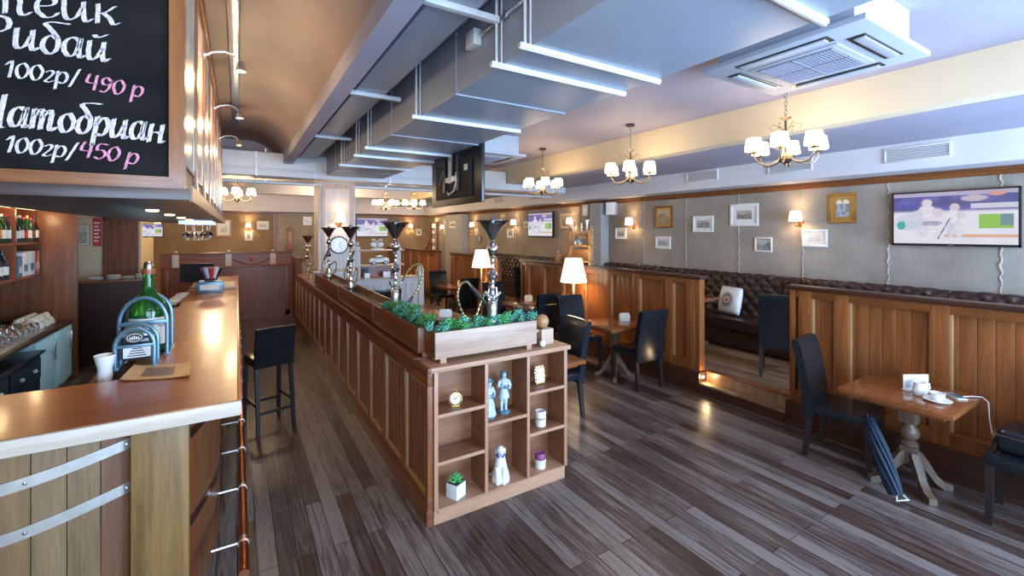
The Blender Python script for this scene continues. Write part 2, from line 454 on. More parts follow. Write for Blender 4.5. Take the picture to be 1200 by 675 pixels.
# ------------------------------------------------------------------ booth partitions along X = 4.9
def partition(y0, y1, stiles, label, end_lo=True, end_hi=True):
    t = thing('booth_partition', label, 'partition', (4.95, (y0+y1)/2, 0), 0, None)
    m = MB(True).box(4.87, 5.04, y0-(.07 if end_lo else 0), y1+(.07 if end_hi else 0), 0, .25, .004)
    m.box(4.845, 4.87, y0-(.06 if end_lo else 0), y1+(.06 if end_hi else 0), 0, .05)
    m.build('plinth', M['plinth'], t)
    # tongue-and-groove boards behind the frame
    m = MB(True); y = y0+.02
    while y < y1-.02:
        e = min(y+.098, y1-.02); m.box(4.972, 4.99, y, e, .25, 1.40, .0015); y += .101
    m.build('board_panel', M['booth'], t)
    m = MB(True).box(4.98, 5.01, y0, y1, .25, 1.40).build('back_panel', M['mahog'], t)
    m = MB(True).box(4.918, 4.972, y0, y1, .25, .37, .003).box(4.918, 4.972, y0, y1, 1.33, 1.405, .003); m.build('rail', M['boothh'], t)
    for s in stiles:
        w = .11
        m = MB(True).box(4.914, 4.972, s-w/2, s+w/2, .252, 1.404, .004); m.build('stile', M['booth'], t)
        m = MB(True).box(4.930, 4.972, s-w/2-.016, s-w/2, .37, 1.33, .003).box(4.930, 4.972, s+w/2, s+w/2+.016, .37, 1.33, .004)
        m.build('lit_stile_moulding', M['tan'], t)  # pale tan: daylight on the near-facing sides put into the colour
    if end_lo: MB(True).box(4.915, 5.015, y0-.05, y0, .25, 1.405, .004).build('end_post', M['booth'], t)
    if end_hi: MB(True).box(4.915, 5.015, y1, y1+.05, .25, 1.405, .004).build('end_post', M['booth'], t)
    MB(True).box(4.885, 5.03, y0-.075*end_lo, y1+.075*end_hi, 1.405, 1.45, .01).build('cap_rail', M['plinth'], t)
    return t
partition(-1.6, 2.37, [-1.1, -.35, .4, 1.25, 1.95, 2.27], 'long oak booth partition behind the front right table with cup and phone', end_lo=False)
partition(3.53, 7.55, [3.62, 3.95, 4.53, 5.11, 5.7, 6.28, 6.86, 7.4], 'oak booth partition behind the middle table, lit by the nearer floor lamp')
partition(8.6, 11.05, [8.7, 9.2, 9.75, 10.4, 10.95], 'oak booth partition with the farther floor lamp before it')
partition(12.05, 17.0, [12.15, 12.9, 13.7, 14.5, 15.3, 16.1], 'farthest oak booth partition, below the back corner shelf')
# the step up into the booth between the first two partitions
t = thing('entry_step', 'lit wooden step up into the booth beside the oak partitions', 'step', (4.95, 2.95, 0))
m = MB(True).box(4.875, 5.02, 2.445, 3.455, 0, .105).box(4.85, 4.875, 2.445, 3.455, 0, .045); m.build('riser', M['plinth'], t)
MB(True).box(4.87, 5.018, 2.445, 3.455, .105, .13, .004).build('tread', M['platform'], t)
MB(True).box(5.022, 5.045, 2.445, 3.455, .13, .241).build('upper_riser', M['booth'], t)
MB(True).box(5.01, 5.1, 2.445, 3.455, .241, .262, .004).build('nosing', M['boothh'], t)
m = MB(True).lathe([(.0, 0), (.022, 0), (.022, .012), (.0, .014)], (4.96, 3.452, .19), 14, M4=Matrix.Identity(4))
t = thing('step_light', 'small lit round lamp at the left end of the booth step', 'lamp', (4.93, 3.45, .19))
MB(True).lathe([(.028, 0), (.03, .006), (.022, .012), (.014, .01), (0, .01)], (0, 0, 0), 16, M4=Matrix.Translation((4.93, 3.456, .195)) @ Matrix.Rotation(PI/2, 4, 'X')).build('bezel', M['steel'], t)
MB(True).ball((4.93, 3.444, .195), .013, 10).build('bulb', M['bulb'], t)

STEPGLOW = (4.93, 3.40, .195)
# ------------------------------------------------------------------ wooden divider with panelled side
def divider():
    t = thing('room_divider', 'long panelled wooden divider running from the display shelf to the column', 'divider', (1.25, 6.8, 0))
    y0, y1 = 2.85, 10.85
    MB(True).box(1.136, 1.375, 3.1, y1, 0, 1.045).build('core', M['mahog'], t)
    MB(True).box(1.09, 1.134, y0, y1, 0, .11).build('plinth', M['mahogh'], t)
    MB(True).box(1.094, 1.134, y0, y1, .11, .19, .003).box(1.094, 1.134, y0, y1, .95, 1.044, .003).build('rail', M['mahogh'], t)
    MB(True).box(1.084, 1.107, y0-.03, 3.1, 1.045, 1.081, .004).box(1.084, 1.385, 3.1, y1, 1.045, 1.085, .006).build('top', M['mahogh'], t)
    n = 15; p = (y1-y0)/n
    for k in range(n):
        a = y0+k*p
        MB(True).box(1.094, 1.134, a-.045 if k else a, a+.045, .19, .95, .003).build('stile', M['mahog'], t)
        m = MB(True); q = (p-.13)/5
        for j in range(5): m.box(1.118, 1.134, a+.065+j*q, a+.065+(j+1)*q-.008, .2, .94, .004)
        m.build('board_panel', M['mahog'], t)
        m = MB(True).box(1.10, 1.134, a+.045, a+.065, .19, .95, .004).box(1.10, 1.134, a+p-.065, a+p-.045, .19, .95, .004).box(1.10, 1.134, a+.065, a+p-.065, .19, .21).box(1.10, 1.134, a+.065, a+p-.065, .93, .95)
        m.build('lit_panel_moulding', M['tan'], t)  # tan against mahogany paints in the daylight caught by the mouldings
divider()

# display shelf closing the divider's near end
t = thing('display_shelf', 'open wooden display shelf with eight niches at the divider end', 'shelf unit', (1.71, 2.95, 0))
MB(True).box(1.14, 2.27, 2.85, 3.08, 0, .1).build('plinth', M['oakx'], t)
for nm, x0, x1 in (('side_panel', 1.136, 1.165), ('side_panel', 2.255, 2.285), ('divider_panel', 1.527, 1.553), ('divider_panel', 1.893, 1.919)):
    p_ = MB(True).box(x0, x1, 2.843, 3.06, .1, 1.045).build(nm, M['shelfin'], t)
    MB(True).box(x0, x1, 2.836, 2.843, .1, 1.045, .001).build('lit_edge', M['oak'], p_)  # pale front strip: daylight on the edge painted as colour
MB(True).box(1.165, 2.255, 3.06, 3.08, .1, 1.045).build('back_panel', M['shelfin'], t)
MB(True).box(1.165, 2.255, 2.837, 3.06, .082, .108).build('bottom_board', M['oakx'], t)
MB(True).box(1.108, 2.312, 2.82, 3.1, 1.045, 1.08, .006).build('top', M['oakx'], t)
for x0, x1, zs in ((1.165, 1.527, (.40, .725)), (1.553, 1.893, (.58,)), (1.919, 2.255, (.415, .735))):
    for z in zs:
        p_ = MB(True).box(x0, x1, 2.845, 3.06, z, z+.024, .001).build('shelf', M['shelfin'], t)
        MB(True).box(x0, x1, 2.838, 2.845, z, z+.024, .001).build('lit_edge', M['oakx'], p_)  # shelf edge painted pale as if daylit
# ------------------------------------------------------------------ planters
def planter(x0, x1, y0, y1, label, mat, z0=1.115, h=.185, feet=True):
    t = thing('planter_box', label, 'planter', ((x0+x1)/2, (y0+y1)/2, 1.085), 0, None)
    w = .018
    m = MB(True).box(x0, x1, y0, y0+w, z0, z0+h, .002); m.build('front_board', M['paleoakx'] if mat == 'front' else M['mahogx'], t)
    MB(True).box(x0, x1, y1-w, y1, z0, z0+h, .002).build('back_board', M['mahogx'], t)
    MB(True).box(x0, x0+w, y0+w, y1-w, z0, z0+h, .002).build('end_board', M['mahogh'], t)
    MB(True).box(x1-w, x1, y0+w, y1-w, z0, z0+h, .002).build('end_board', M['mahogh'], t)
    MB(True).box(x0+w, x1-w, y0+w, y1-w, z0, z0+.11).build('soil', M['plinth'], t)
    for fx in (x0+.04, x1-.09):
        for fy in ((y0+.004, y1-.05)):
            MB(True).box(fx, fx+.045, fy, fy+.03, 1.08, z0+.002).build('foot', M['oak'], t)
    return t
planter(1.165, 2.02, 2.89, 3.09, 'pale oak planter box crossing the near end of the divider', 'front')
planter(1.12, 1.37, 3.11, 4.35, 'dark wooden planter box with greenery, first along the divider', 'side')
planter(1.12, 1.37, 4.38, 6.1, 'dark wooden planter box with two hookahs nearest its ends, second along the divider', 'side')
planter(1.12, 1.37, 6.13, 8.2, 'dark wooden planter box by the column, last along the divider', 'side')
for o in bpy.data.objects:
    if o.get('category') == 'planter' and 'two hookahs' in o['label']: o['label'] = 'empty dark wooden planter box between the greenery planter and the column planter'
# small post between the divider top and the column
t = thing('divider_post', 'short pale post on the divider at the column', 'post', (1.155, 8.3, 1.085))
MB(True).box(1.115, 1.195, 8.25, 8.40, 1.085, 1.30, .003).box(1.105, 1.205, 8.24, 8.40, 1.30, 1.33, .004).build('post', M['whitewash'], t)

def succulent(seed, mat):
    rnd = random.Random(seed); m = MB()
    for s in range(14):
        a = rnd.uniform(0, 2*PI); d = .06*math.sqrt(rnd.random()); h = rnd.uniform(.06, .125)
        base = V((d*math.cos(a)*.5, d*math.sin(a)*.5, 0)); tip = V((d*math.cos(a)*1.3, d*math.sin(a)*1.3, h))
        m.tube([base, (base+tip)/2+V((0, 0, .01)), tip], .0022, 4)
        for q in range(9):
            th = q*2.4+s; el = .15+.75*(q/9); L = rnd.uniform(.024, .036)
            dr = V((math.cos(th)*math.cos(el), math.sin(th)*math.cos(el), math.sin(el)))
            sd = dr.cross(V((0, 0, 1))); sd.normalize(); up = sd.cross(dr)
            p = tip-V((0, 0, .028*(1-q/9)))
            A = m.vs([p, p+dr*L*.6+sd*L*.42+up*.002, p+dr*L, p+dr*L*.6-sd*L*.42+up*.002, p+dr*L*.55-up*.005])
            m.face([A[0], A[1], A[4]]); m.face([A[1], A[2], A[4]]); m.face([A[2], A[3], A[4]]); m.face([A[3], A[0], A[4]])
            m.face([A[0], A[3], A[2], A[1]])
    return m.build('succulent_plant', mat, sharp=3)
ORD = ['first', 'second', 'third', 'fourth', 'fifth', 'sixth', 'seventh', 'eighth', 'ninth', 'tenth', 'eleventh', 'twelfth', 'thirteenth', 'fourteenth', 'fifteenth', 'sixteenth']
srcs = [succulent(k, M['leaf'] if k % 2 else M['leaf2']) for k in range(4)]
spots = []
for k in range(9): spots.append((1.225+.092*k, 2.99+.02*((k % 2)-.5), 'front'))
for k in range(11): spots.append((1.235+.03*((k % 2)-.5), 3.2+.095*k, 'side'))
rnd = random.Random(3); cnt = {'front': 0, 'side': 0}
for k, (x, y, w) in enumerate(spots):
    i = [0, 3, 1, 2, 1, 0, 3, 2][k % 8]
    s = srcs[i]
    o = s if 'category' not in s.keys() else None
    if o is None: o = s.copy(); COL.objects.link(o)
    o.location = (x, y, 1.23); o.rotation_euler = (0, 0, rnd.uniform(0, 6)); o.scale = (rnd.uniform(.95, 1.15),)*3
    colr = 'green' if i % 2 else 'blue-green'
    lab = ('%s %s leafy clump from the left in the pale front planter' if w == 'front' else '%s %s leafy clump back from the corner in the side planter') % (ORD[cnt[w]], colr)
    cnt[w] += 1
    tag(o, lab, 'plant', 'greenery in the pale front planter' if w == 'front' else 'greenery in the side planter')

# ------------------------------------------------------------------ air ducts and ceiling services
t = thing('air_duct', 'large grey rectangular ventilation duct running overhead towards the column', 'duct', (1.75, 3.2, 2.95))
MB(True).box(1.28, 2.22, -1.7, 7.98, 2.95, 3.37, .004).build('duct_body', M['duct'], t)
for k, y in enumerate((-.2, .95, 1.87, 2.16, 3.47, 5.03, 5.6, 6.5)):
    m = MB(True).box(1.20, 2.24, y-.016, y+.016, 2.926, 2.95, .003).box(1.20, 2.24, y-.005, y+.005, 2.920, 2.926)
    m.build('hanger_rail', M['flange'], t)
    m = MB(True).cyl((1.235, y, 2.93), (1.235, y, 3.39), .008, n=8).cyl((1.268, y, 2.93), (1.268, y, 3.39), .006, n=8); m.build('threaded_rod', M['flange'], t)
for y in (.4, 2.8, 4.3, 7.2):
    MB(True).box(1.272, 2.228, y-.012, y+.012, 2.942, 3.375).build('joint_flange', M['duct'], t)
MB(True).box(2.2, 2.235, 1.2, 1.8, 2.958, 3.03).build('damper', M['steel'], t)
t = thing('air_duct', 'slim grey duct beside the ceiling beam, left of the large duct', 'duct', (.96, 3, 3.2))
MB(True).box(.85, 1.1, -1.7, 7.9, 3.2, 3.36, .003).build('duct_body', M['duct'], t)
for y in (2.15, 3.9, 5.9): MB(True).box(.80, 1.24, y-.02, y+.02, 3.165, 3.2, .003).build('hanger_rail', M['flange'], t)
t = thing('air_duct', 'pale cross duct passing above the column from wall to wall', 'duct', (2.0, 8.2, 2.9))
MB(True).box(-2.5, 6.4, 8.0, 8.4, 2.89, 3.02, .003).box(-2.5, 4.8, 8.0, 8.4, 3.02, 3.26, .003).build('duct_body', M['duct_white'], t)
for x in (-1.7, -.75, .25, 1.1, 2.35, 3.2, 4.1, 5.2): MB(True).box(x-.015, x+.015, 7.985, 8.41, 2.88, 3.265 if x < 4.8 else 3.025).build('joint_flange', M['flange'], t)
t = thing('ceiling_pipe', 'thin pale pipe slung under the cross duct', 'pipe', (2, 8.44, 2.82))
MB(True).cyl((-2.4, 8.44, 2.83), (6.3, 8.44, 2.83), .028, n=12).build('pipe', M['flange'], t)
for x in (-1.5, 0.4, 2.4, 4.2): MB(True).box(x-.012, x+.012, 8.42, 8.46, 2.83, 3.39).build('bracket', M['steel'], t)
# conduit on the duct side
t = thing('conduit', 'thin conduit ending in a white junction box on the duct side', 'conduit', (1.26, 2.2, 3.2))
MB(True).tube([(1.262, -.5, 3.20), (1.262, 2.4, 3.20)], .011, 8).build('tube', M['steel'], t)
MB(True).box(1.225, 1.279, 2.42, 2.54, 3.15, 3.25, .006).build('junction_box', M['duct_white'], t)
for y in (.4, 1.0, 1.6, 2.1): MB(True).box(1.25, 1.279, y-.012, y+.012, 3.18, 3.22).build('clip', M['steel'], t)
# track with cable above the bar
t = thing('ceiling_cable', 'dark cable duct running along the ceiling over the bar', 'cable', (-.02, 4, 3.5))
MB(True).box(-.06, .02, -1.5, 7.8, 3.52, 3.575, .01).build('trunking', M['darkchrome'], t)
t = thing('ceiling_speaker', 'round ceiling speaker over the bar at the top edge', 'speaker', (.12, 2.37, 3.5))
MB(True).lathe([(.0, -.03), (.05, -.032), (.062, -.03), (.07, -.02), (.075, .0), (.075, .06)], (.13, 2.36, 3.53), 24).build('body', M['offwhite'], t)
MB(True).lathe([(0, -.002), (.05, 0), (.05, .006)], (.13, 2.36, 3.494), 24).build('grille', M['black'], t)

def cassette(x0, x1, y0, y1, z, label):
    t = thing('air_conditioner', label, 'air conditioner', ((x0+x1)/2, (y0+y1)/2, z))
    cx, cy = (x0+x1)/2, (y0+y1)/2
    MB(True).box(x0+.08, x1-.08, y0+.08, y1-.08, z+.035, 3.39, .01).build('body', M['plastic'], t)
    m = MB(True).box(x0, x1, y0, y1, z, z+.035, .012); m.build('panel', M['plastic'], t)
    w = (x1-x0)
    MB(True).box(cx-.26, cx+.26, cy-.26, cy+.26, z-.008, z+.001, .003).build('grille_frame', M['plastic'], t)
    m = MB(True).box(cx-.225, cx+.225, cy-.225, cy+.225, z-.012, z-.008)
    for k in range(22): m.box(cx-.22, cx+.22, cy-.215+k*.02, cy-.205+k*.02, z-.016, z-.012)
    m.box(cx-.006, cx+.006, cy-.225, cy+.225, z-.018, z-.012).box(cx-.225, cx+.225, cy-.006, cy+.006, z-.018, z-.012)
    m.build('intake_grille', M['grille'], t)
    for dx, dy in ((1, 0), (-1, 0), (0, 1), (0, -1)):
        px, py = cx+dx*.355, cy+dy*.355
        a, b = (.045, .27) if dx else (.27, .045)
        s = MB(True).box(px-a, px+a, py-b, py+b, z-.004, z+.001); s.build('air_slot', M['black'], t)
        a2, b2 = (.028, .25) if dx else (.25, .028)
        MB(True).box(px-a2+dx*.008, px+a2+dx*.008, py-b2+dy*.008, py+b2+dy*.008, z-.014, z-.005, .004).build('flap', M['plastic'], t)
    return t
cassette(2.72, 3.66, .97, 1.92, 3.09, 'white ceiling air conditioner cassette nearest, right of the large duct')
cassette(2.62, 3.56, 5.35, 6.3, 3.09, 'white ceiling air conditioner cassette farther back, behind the hung television')

# television hung from the duct, its back towards the bar
t = thing('hung_tv', 'black television hung from the duct, seen from behind with loose cables', 'television', (2.27, 5.05, 2.35))
MB(True).box(2.29, 2.33, 4.33, 5.80, 2.335, 2.995, .008).build('casing', M['black'], t)
MB(True).box(2.255, 2.292, 4.55, 5.58, 2.42, 2.86, .012).build('rear_cover', M['blackmatt'], t)
MB(True).box(2.331, 2.333, 4.36, 5.77, 2.365, 2.965).build('screen', M['darkglass'], t)
for y in (4.85, 5.25): MB(True).box(2.232, 2.256, y-.03, y+.03, 2.5, 2.94, .004).build('bracket_arm', M['black'], t)
m = MB(True).box(2.236, 2.25, 4.82, 5.28, 2.62, 2.68).box(2.225, 2.24, 5.0, 5.1, 2.6, 3.2); m.build('bracket_plate', M['steel'], t)
MB(True).tube([(2.24, 4.9, 2.72), (2.225, 4.86, 2.62), (2.235, 4.95, 2.5), (2.23, 5.1, 2.46), (2.24, 5.16, 2.5)], .009, 6).build('white_cable', M['white'], t)
MB(True).tube([(2.24, 5.3, 2.78), (2.22, 5.33, 2.66), (2.235, 5.4, 2.6)], .006, 6).build('cable', M['bluegrey'], t)
MB(True).box(2.248, 2.256, 4.62, 4.70, 2.72, 2.79).build('rating_label', M['white'], t)

def vent(y, z, label):
    t = thing('air_vent', label, 'vent', (6.49, y, z))
    m = MB(True)
    for a in (z-.085, z+.065): m.box(6.478, 6.50, y-.29, y+.29, a, a+.02, .003)
    for b in (y-.29, y+.27): m.box(6.478, 6.50, b, b+.02, z-.065, z+.065, .003)
    m.build('frame', M['soffit'], t)
    m = MB(True)
    for k in range(6): m.box(6.482, 6.497, y-.27, y+.27, z-.058+k*.0212, z-.050+k*.0212)
    m.build('louvre', M['soffit'], t)
    MB(True).box(6.497, 6.4995, y-.27, y+.27, z-.065, z+.065).build('recess', M['pilaster'], t)
vent(1.85, 2.89, 'white air vent in the soffit above the gold framed picture, nearest')
vent(3.2, 2.91, 'white air vent in the soffit behind the nearest chandelier')
vent(4.56, 2.92, 'white air vent in the soffit between the two nearest chandeliers')
vent(9.3, 2.92, 'white air vent in the soffit above the wall television by the corner shelf')
vent(11.2, 2.92, 'white air vent in the soffit, small and far, above the hookah funnel')

def lamp_point(name, loc, power, col=(1, .7, .4), size=.12):
    l = bpy.data.lights.new(name, 'POINT'); l.energy = power; l.color = col; l.shadow_soft_size = size
    o = bpy.data.objects.new(name, l); COL.objects.link(o); o.location = loc
    return o

lamp_point('step_glow', STEPGLOW, 1.6, (1, .7, .36), .015)
# ------------------------------------------------------------------ chandeliers
def chandelier_proto():
    # origin at the lower tip; six arms with white shades
    t = thing('chandelier', '', 'chandelier')
    m = MB().lathe([(0, 0), (.012, .004), (.016, .02), (.045, .035), (.06, .06), (.055, .085), (.03, .105), (.014, .125), (.012, .2), (.022, .22), (.012, .24), (.010, .42), (.028, .43), (.05, .445), (.0, .452)], n=18)
    m.build('stem', M['brass'], t)
    m = MB()
    for k in range(8):
        z = .455+.04*k
        m.tube([(.012*math.cos(a)*(k % 2 == 0), .012*math.cos(a)*(k % 2), z+.024*math.sin(a)) for a in [2*PI*j/8 for j in range(8)]], .003, 4, True)
    m.build('chain', M['brass'], t)
    MB().lathe([(0, .745), (.06, .75), (.05, .77), (0, .78)], n=16).build('ceiling_rose', M['brass'], t)
    m = MB()
    for k in range(6):
        a = k*PI/3
        pts = [(.01, .25), (.05, .30), (.10, .33), (.13, .30), (.11, .27), (.085, .29)]
        m.tube([(r*math.cos(a), r*math.sin(a), z+.06) for r, z in pts], .003, 5)
    m.build('scrolls', M['brass'], t)
    for k in range(6):
        a = k*PI/3+.3
        pts = [(.04, .07), (.10, .03), (.17, .015), (.23, .03), (.268, .075), (.272, .125)]
        m = MB().tube([(r*math.cos(a), r*math.sin(a), z) for r, z in pts], .007, 8)
        c = (.272*math.cos(a), .272*math.sin(a), 0)
        m.lathe([(0, .12), (.036, .124), (.04, .13), (.016, .136), (.010, .165), (0, .165)], c, 12)
        arm = m.build('arm', M['brass'], t)
        m = MB().shell([(.077, .145), (.075, .18), (.069, .22), (.061, .262), (.058, .264), (.066, .22), (.072, .18), (.074, .147), (.077, .145)], c, 18)
        m.build('shade', M['shade'], arm)
        MB().ball((c[0], c[1], .20), .018, 8).build('bulb', M['bulb'], arm)
    return t
cp = chandelier_proto()
CH = [(4.3, 2.15, 2.61, 'six-shade brass chandelier hanging nearest, left of the gold framed picture'),
      (4.3, 4.05, 2.61, 'six-shade brass chandelier above the oak partition, second from the near one'),
      (4.3, 5.98, 2.61, 'six-shade brass chandelier hanging between the hung television and the second chandelier'),
      (0.0, 10.0, 2.57, 'six-shade brass chandelier hanging beyond the bar canopy, left of the column'),
      (3.3, 11.6, 2.57, 'six-shade brass chandelier far back just right of the column'),
      (4.1, 11.7, 2.6, 'six-shade brass chandelier far back, left of the hung television')]
for k, (x, y, z, lab) in enumerate(CH):
    if k == 0: cp.location = (x, y, z); cp['label'] = lab
    else: dup(cp, (x, y, z), .4*k, lab)
    lamp_point('chandelier_light', (x, y, z+.14), 8 if y < 8 else 34, (1, .72, .42), .2)
for o in bpy.data.objects:
    if o.get('category') == 'chandelier': o['group'] = 'brass chandeliers with white shades'

# ------------------------------------------------------------------ wall sconces (local: wall at y=0, pointing -Y)
def sconce_proto():
    t = thing('wall_sconce', '', 'wall lamp')
    MB().lathe([(0, 0), (.07, 0), (.07, .008), (.05, .018), (0, .022)], (0, 0, -.02), 20, M4=Matrix.Rotation(PI/2, 4, 'X') @ Matrix.Diagonal((.8, 1.1, 1, 1))).build('backplate', M['booth'], t)
    m = MB().tube([(0, -.015, -.02), (0, -.06, -.05), (0, -.11, -.06), (0, -.135, -.03), (0, -.135, .0)], .007, 8)
    m.lathe([(0, -.0), (.03, .005), (.03, .012), (.012, .03), (0, .03)], (0, -.135, 0), 12); m.build('arm', M['brass'], t)
    MB().shell([(.085, .02), (.08, .07), (.068, .14), (.062, .165), (.058, .163), (.076, .07), (.081, .022), (.085, .02)], (0, -.135, 0), 20).build('shade', M['shade'], t)
    MB().ball((0, -.135, .08), .022, 8).build('bulb', M['bulb'], t)
    return t
sp = sconce_proto()
R = -PI/2      # facing -X from the right wall: local -Y -> world -X
SCN = [(6.99, 3.296, 2.14, R, 'lit wall sconce left of the gold framed picture, above the white framed page'),
       (6.99, 6.5, 2.13, R, 'lit wall sconce above the small frame right of the wall speaker'),
       (6.99, 8.42, 2.18, R, 'lit wall sconce beside the corner shelf on the partition'),
       (6.99, 11.0, 2.2, R, 'lit wall sconce left of the smaller wall television'),
       (6.99, 13.7, 2.17, R, 'lit wall sconce left of the near hookah funnel, over a small frame'),
       (6.99, 17.2, 2.17, R, 'lit wall sconce nearest the back corner of the room'),
       (6.99, 16.3, 2.12, R, 'lit wall sconce just right of the one nearest the back corner'),
       (6.15, 18.09, 2.17, 0, 'lit wall sconce on the back wall right of its television'),
       (.33, 18.09, 2.15, 0, 'lit wall sconce on the back wall over a small white frame'),
       (1.55, 8.40, 2.16, 0, 'lit wall sconce on the pale column above the round clock'),
       (-2.05, 15.9, 2.2, PI/2, 'lit wall sconce on the cream pier beyond the bar')]
for k, (x, y, z, rz, lab) in enumerate(SCN):
    if k == 0: sp.location = (x, y, z); sp.rotation_euler = (0, 0, rz); sp['label'] = lab
    else: dup(sp, (x, y, z), rz, lab)
    d = V((-.15*math.sin(-rz) if 0 else 0, 0, 0))
    off = Matrix.Rotation(rz, 3, 'Z') @ V((0, -.14, .09))
    lamp_point('sconce_light', V((x, y, z))+off, 5.5 if y < 17 else 10, (1, .68, .36), .04)
for o in bpy.data.objects:
    if o.get('category') == 'wall lamp': o['group'] = 'wall sconces with pleated white shades'.replace('pleated ', '')

# ------------------------------------------------------------------ framed pictures
def hashn(*a):
    q = math.sin(sum(v*k for v, k in zip(a, (12.9898, 78.233, 37.719))))*43758.5453
    return q-math.floor(q)
def sm(u, v, s):
    u *= s; v *= s; i, j = int(u), int(v); a, b = u-i, v-j
    h = lambda p, q: hashn(p, q, s)
    a = a*a*(3-2*a); b = b*b*(3-2*b)
    return (h(i, j)*(1-a)+h(i+1, j)*a)*(1-b)+(h(i, j+1)*(1-a)+h(i+1, j+1)*a)*b
def art_photo(seed, dark=(.05, .05, .06), light=(.5, .48, .44)):
    def f(u, v):
        n = sm(u+seed, v+seed*.7, 5)*.6+sm(u+seed, v, 13)*.4
        sky = v > .62+.12*math.sin(u*5+seed)
        k = .75+.2*n if sky else .15+.6*n
        return tuple(d+(l-d)*k for d, l in zip(dark, light))
    return f
def art_lines(seed):
    def f(u, v):
        k = .25 if (int(v*13) % 2 and .12 < u < .88 and hashn(int(u*26), int(v*13), seed) > .3) else .7
        return (k, k*.99, k*.96)
    return f
def art_arch(u, v):      # two pale arched windows over a busy street scene in ochre
    if v > .72:
        for c in (.3, .72):
            if ((u-c)/.2)**2+((v-.72)/.2)**2 < 1: return (.7, .6, .38)
        return (.33, .2, .07)
    if u < .1 or u > .9 or v < .08: return (.3, .19, .07)
    n = sm(u+2, v, 8)
    return (.1+.35*n, .12+.33*n, .13+.34*n)
def framed(w, h, fw, fmat, matmat, mw, art, loc, rz, label, group=None, nx=26, ny=20):
    t = thing('framed_picture', label, 'picture', loc, rz, group)
    m = MB()
    pr = .022
    for a in (-h/2, h/2-fw): m.box(-w/2, w/2, -pr, 0, a, a+fw, .003)
    for a in (-w/2, w/2-fw): m.box(a, a+fw, -pr, 0, -h/2+fw, h/2-fw, .003)
    m.build('frame', M[fmat], t)
    MB().box(-w/2+fw, w/2-fw, -.008, 0, -h/2+fw, h/2-fw).build('mount', M[matmat], t)
    iw, ih = w-2*fw-2*mw, h-2*fw-2*mw
    m, c = pix(nx, ny, iw, ih, art); m.move(Matrix.Translation((0, -.0095, 0)))
    m.build('print', M['print'], t, colf=c, recalc=False)
    return t
W = 6.995
def fr(y0, y1, z0, z1, fw, fmat, matmat, mw, art, label):
    framed(y1-y0, z1-z0, fw, fmat, matmat, mw, art, (W, (y0+y1)/2, (z0+z1)/2), R, label)
fr(2.60, 2.92, 2.12, 2.53, .035, 'gold', 'gold', .03, art_arch, 'gold framed picture with two arched windows, left of the large television')
fr(2.94, 3.27, 1.79, 2.04, .03, 'white', 'paper', .04, art_lines(1), 'white framed page of lines below and right of the nearest sconce')
fr(3.69, 3.96, 1.69, 1.92, .025, 'offwhite', 'gold', .008, art_photo(3), 'small dark photo in a pale gilt frame, lowest left of the page')
fr(3.90, 4.37, 2.10, 2.46, .035, 'white', 'white', .075, art_photo(9, (.06, .02, .02), (.5, .45, .42)), 'largest white framed picture with a small dark photo in the middle')
fr(4.68, 5.08, 2.0, 2.285, .025, 'white', 'paper', .05, art_photo(5), 'white framed grey photo left of the largest white frame')
fr(5.53, 5.95, 2.08, 2.50, .03, 'booth', 'gold', .04, art_photo(6, (.12, .09, .05), (.55, .42, .25)), 'brown framed ochre map picture above a small white frame')
fr(5.57, 5.92, 1.68, 1.915, .025, 'white', 'paper', .035, art_photo(7, (.2, .2, .2), (.6, .6, .6)), 'small white framed grey photo below the brown framed picture')
fr(6.69, 7.01, 1.85, 2.09, .025, 'white', 'paper', .04, art_photo(8), 'small pale framed photo under the sconce beside the grey pilaster')
fr(8.5, 8.96, 2.08, 2.49, .03, 'paleoak', 'paper', .04, art_photo(2, (.2, .15, .1), (.5, .42, .3)), 'pale wood framed print behind the corner shelf lamp')
fr(10.40, 10.64, 2.12, 2.31, .02, 'white', 'paper', .03, art_photo(12), 'tiny white frame right of the smaller wall television'.replace('right', 'left'))
fr(11.2, 11.55, 1.83, 2.1, .025, 'white', 'paper', .04, art_photo(13, (.1, .1, .2)), 'white framed photo under the sconce beside the smaller television')
fr(13.78, 14.2, 1.86, 2.1, .03, 'booth', 'paper', .03, art_photo(14, (.2, .1, .05), (.5, .35, .2)), 'wood framed photo below the sconce left of the near hookah')
fr(13.22, 13.55, 1.68, 1.87, .025, 'black', 'paper', .03, art_photo(15), 'tiny black framed photo low on the wall left of the near hookah')
fr(11.62, 11.95, 2.33, 2.55, .025, 'gold', 'paper', .03, art_photo(16), 'small framed photo high on the wall right of the near hookah funnel')
framed(.58, .24, .025, 'white', 'paper', .04, art_photo(17), (6.768, 15.07, 2.27), R, 'white framed photo on the farther grey pilaster')
B = 18.095
def fb(x0, x1, z0, z1, *a): framed(x1-x0, z1-z0, a[0], a[1], a[2], a[3], a[4], ((x0+x1)/2, B if not 1.2 < x0 < 2.6 else 18.045, (z0+z1)/2), 0, a[5])
fb(6.43, 6.66, 1.86, 2.14, .025, 'white', 'paper', .03, art_photo(21), 'white framed photo on the back wall near the corner')
fb(-.62, -.17, 1.85, 2.43, .05, 'paleoak', 'white', .08, art_photo(22, (.3, .3, .3), (.8, .8, .8)), 'large pale framed picture on the back wall behind the hanging glasses')
fb(-1.41, -1.0, 1.72, 2.03, .03, 'offwhite', 'paper', .04, art_photo(23), 'cream framed photo on the back wall left of the hanging glasses')
fb(.22, .46, 1.70, 2.03, .03, 'white', 'white', .04, art_photo(24), 'small white frame under the back wall sconce')
fb(.59, .96, 2.09, 2.39, .03, 'white', 'paper', .06, art_photo(25, (.3, .3, .32), (.6, .6, .62)), 'white framed grey photo right of the back wall sconce')
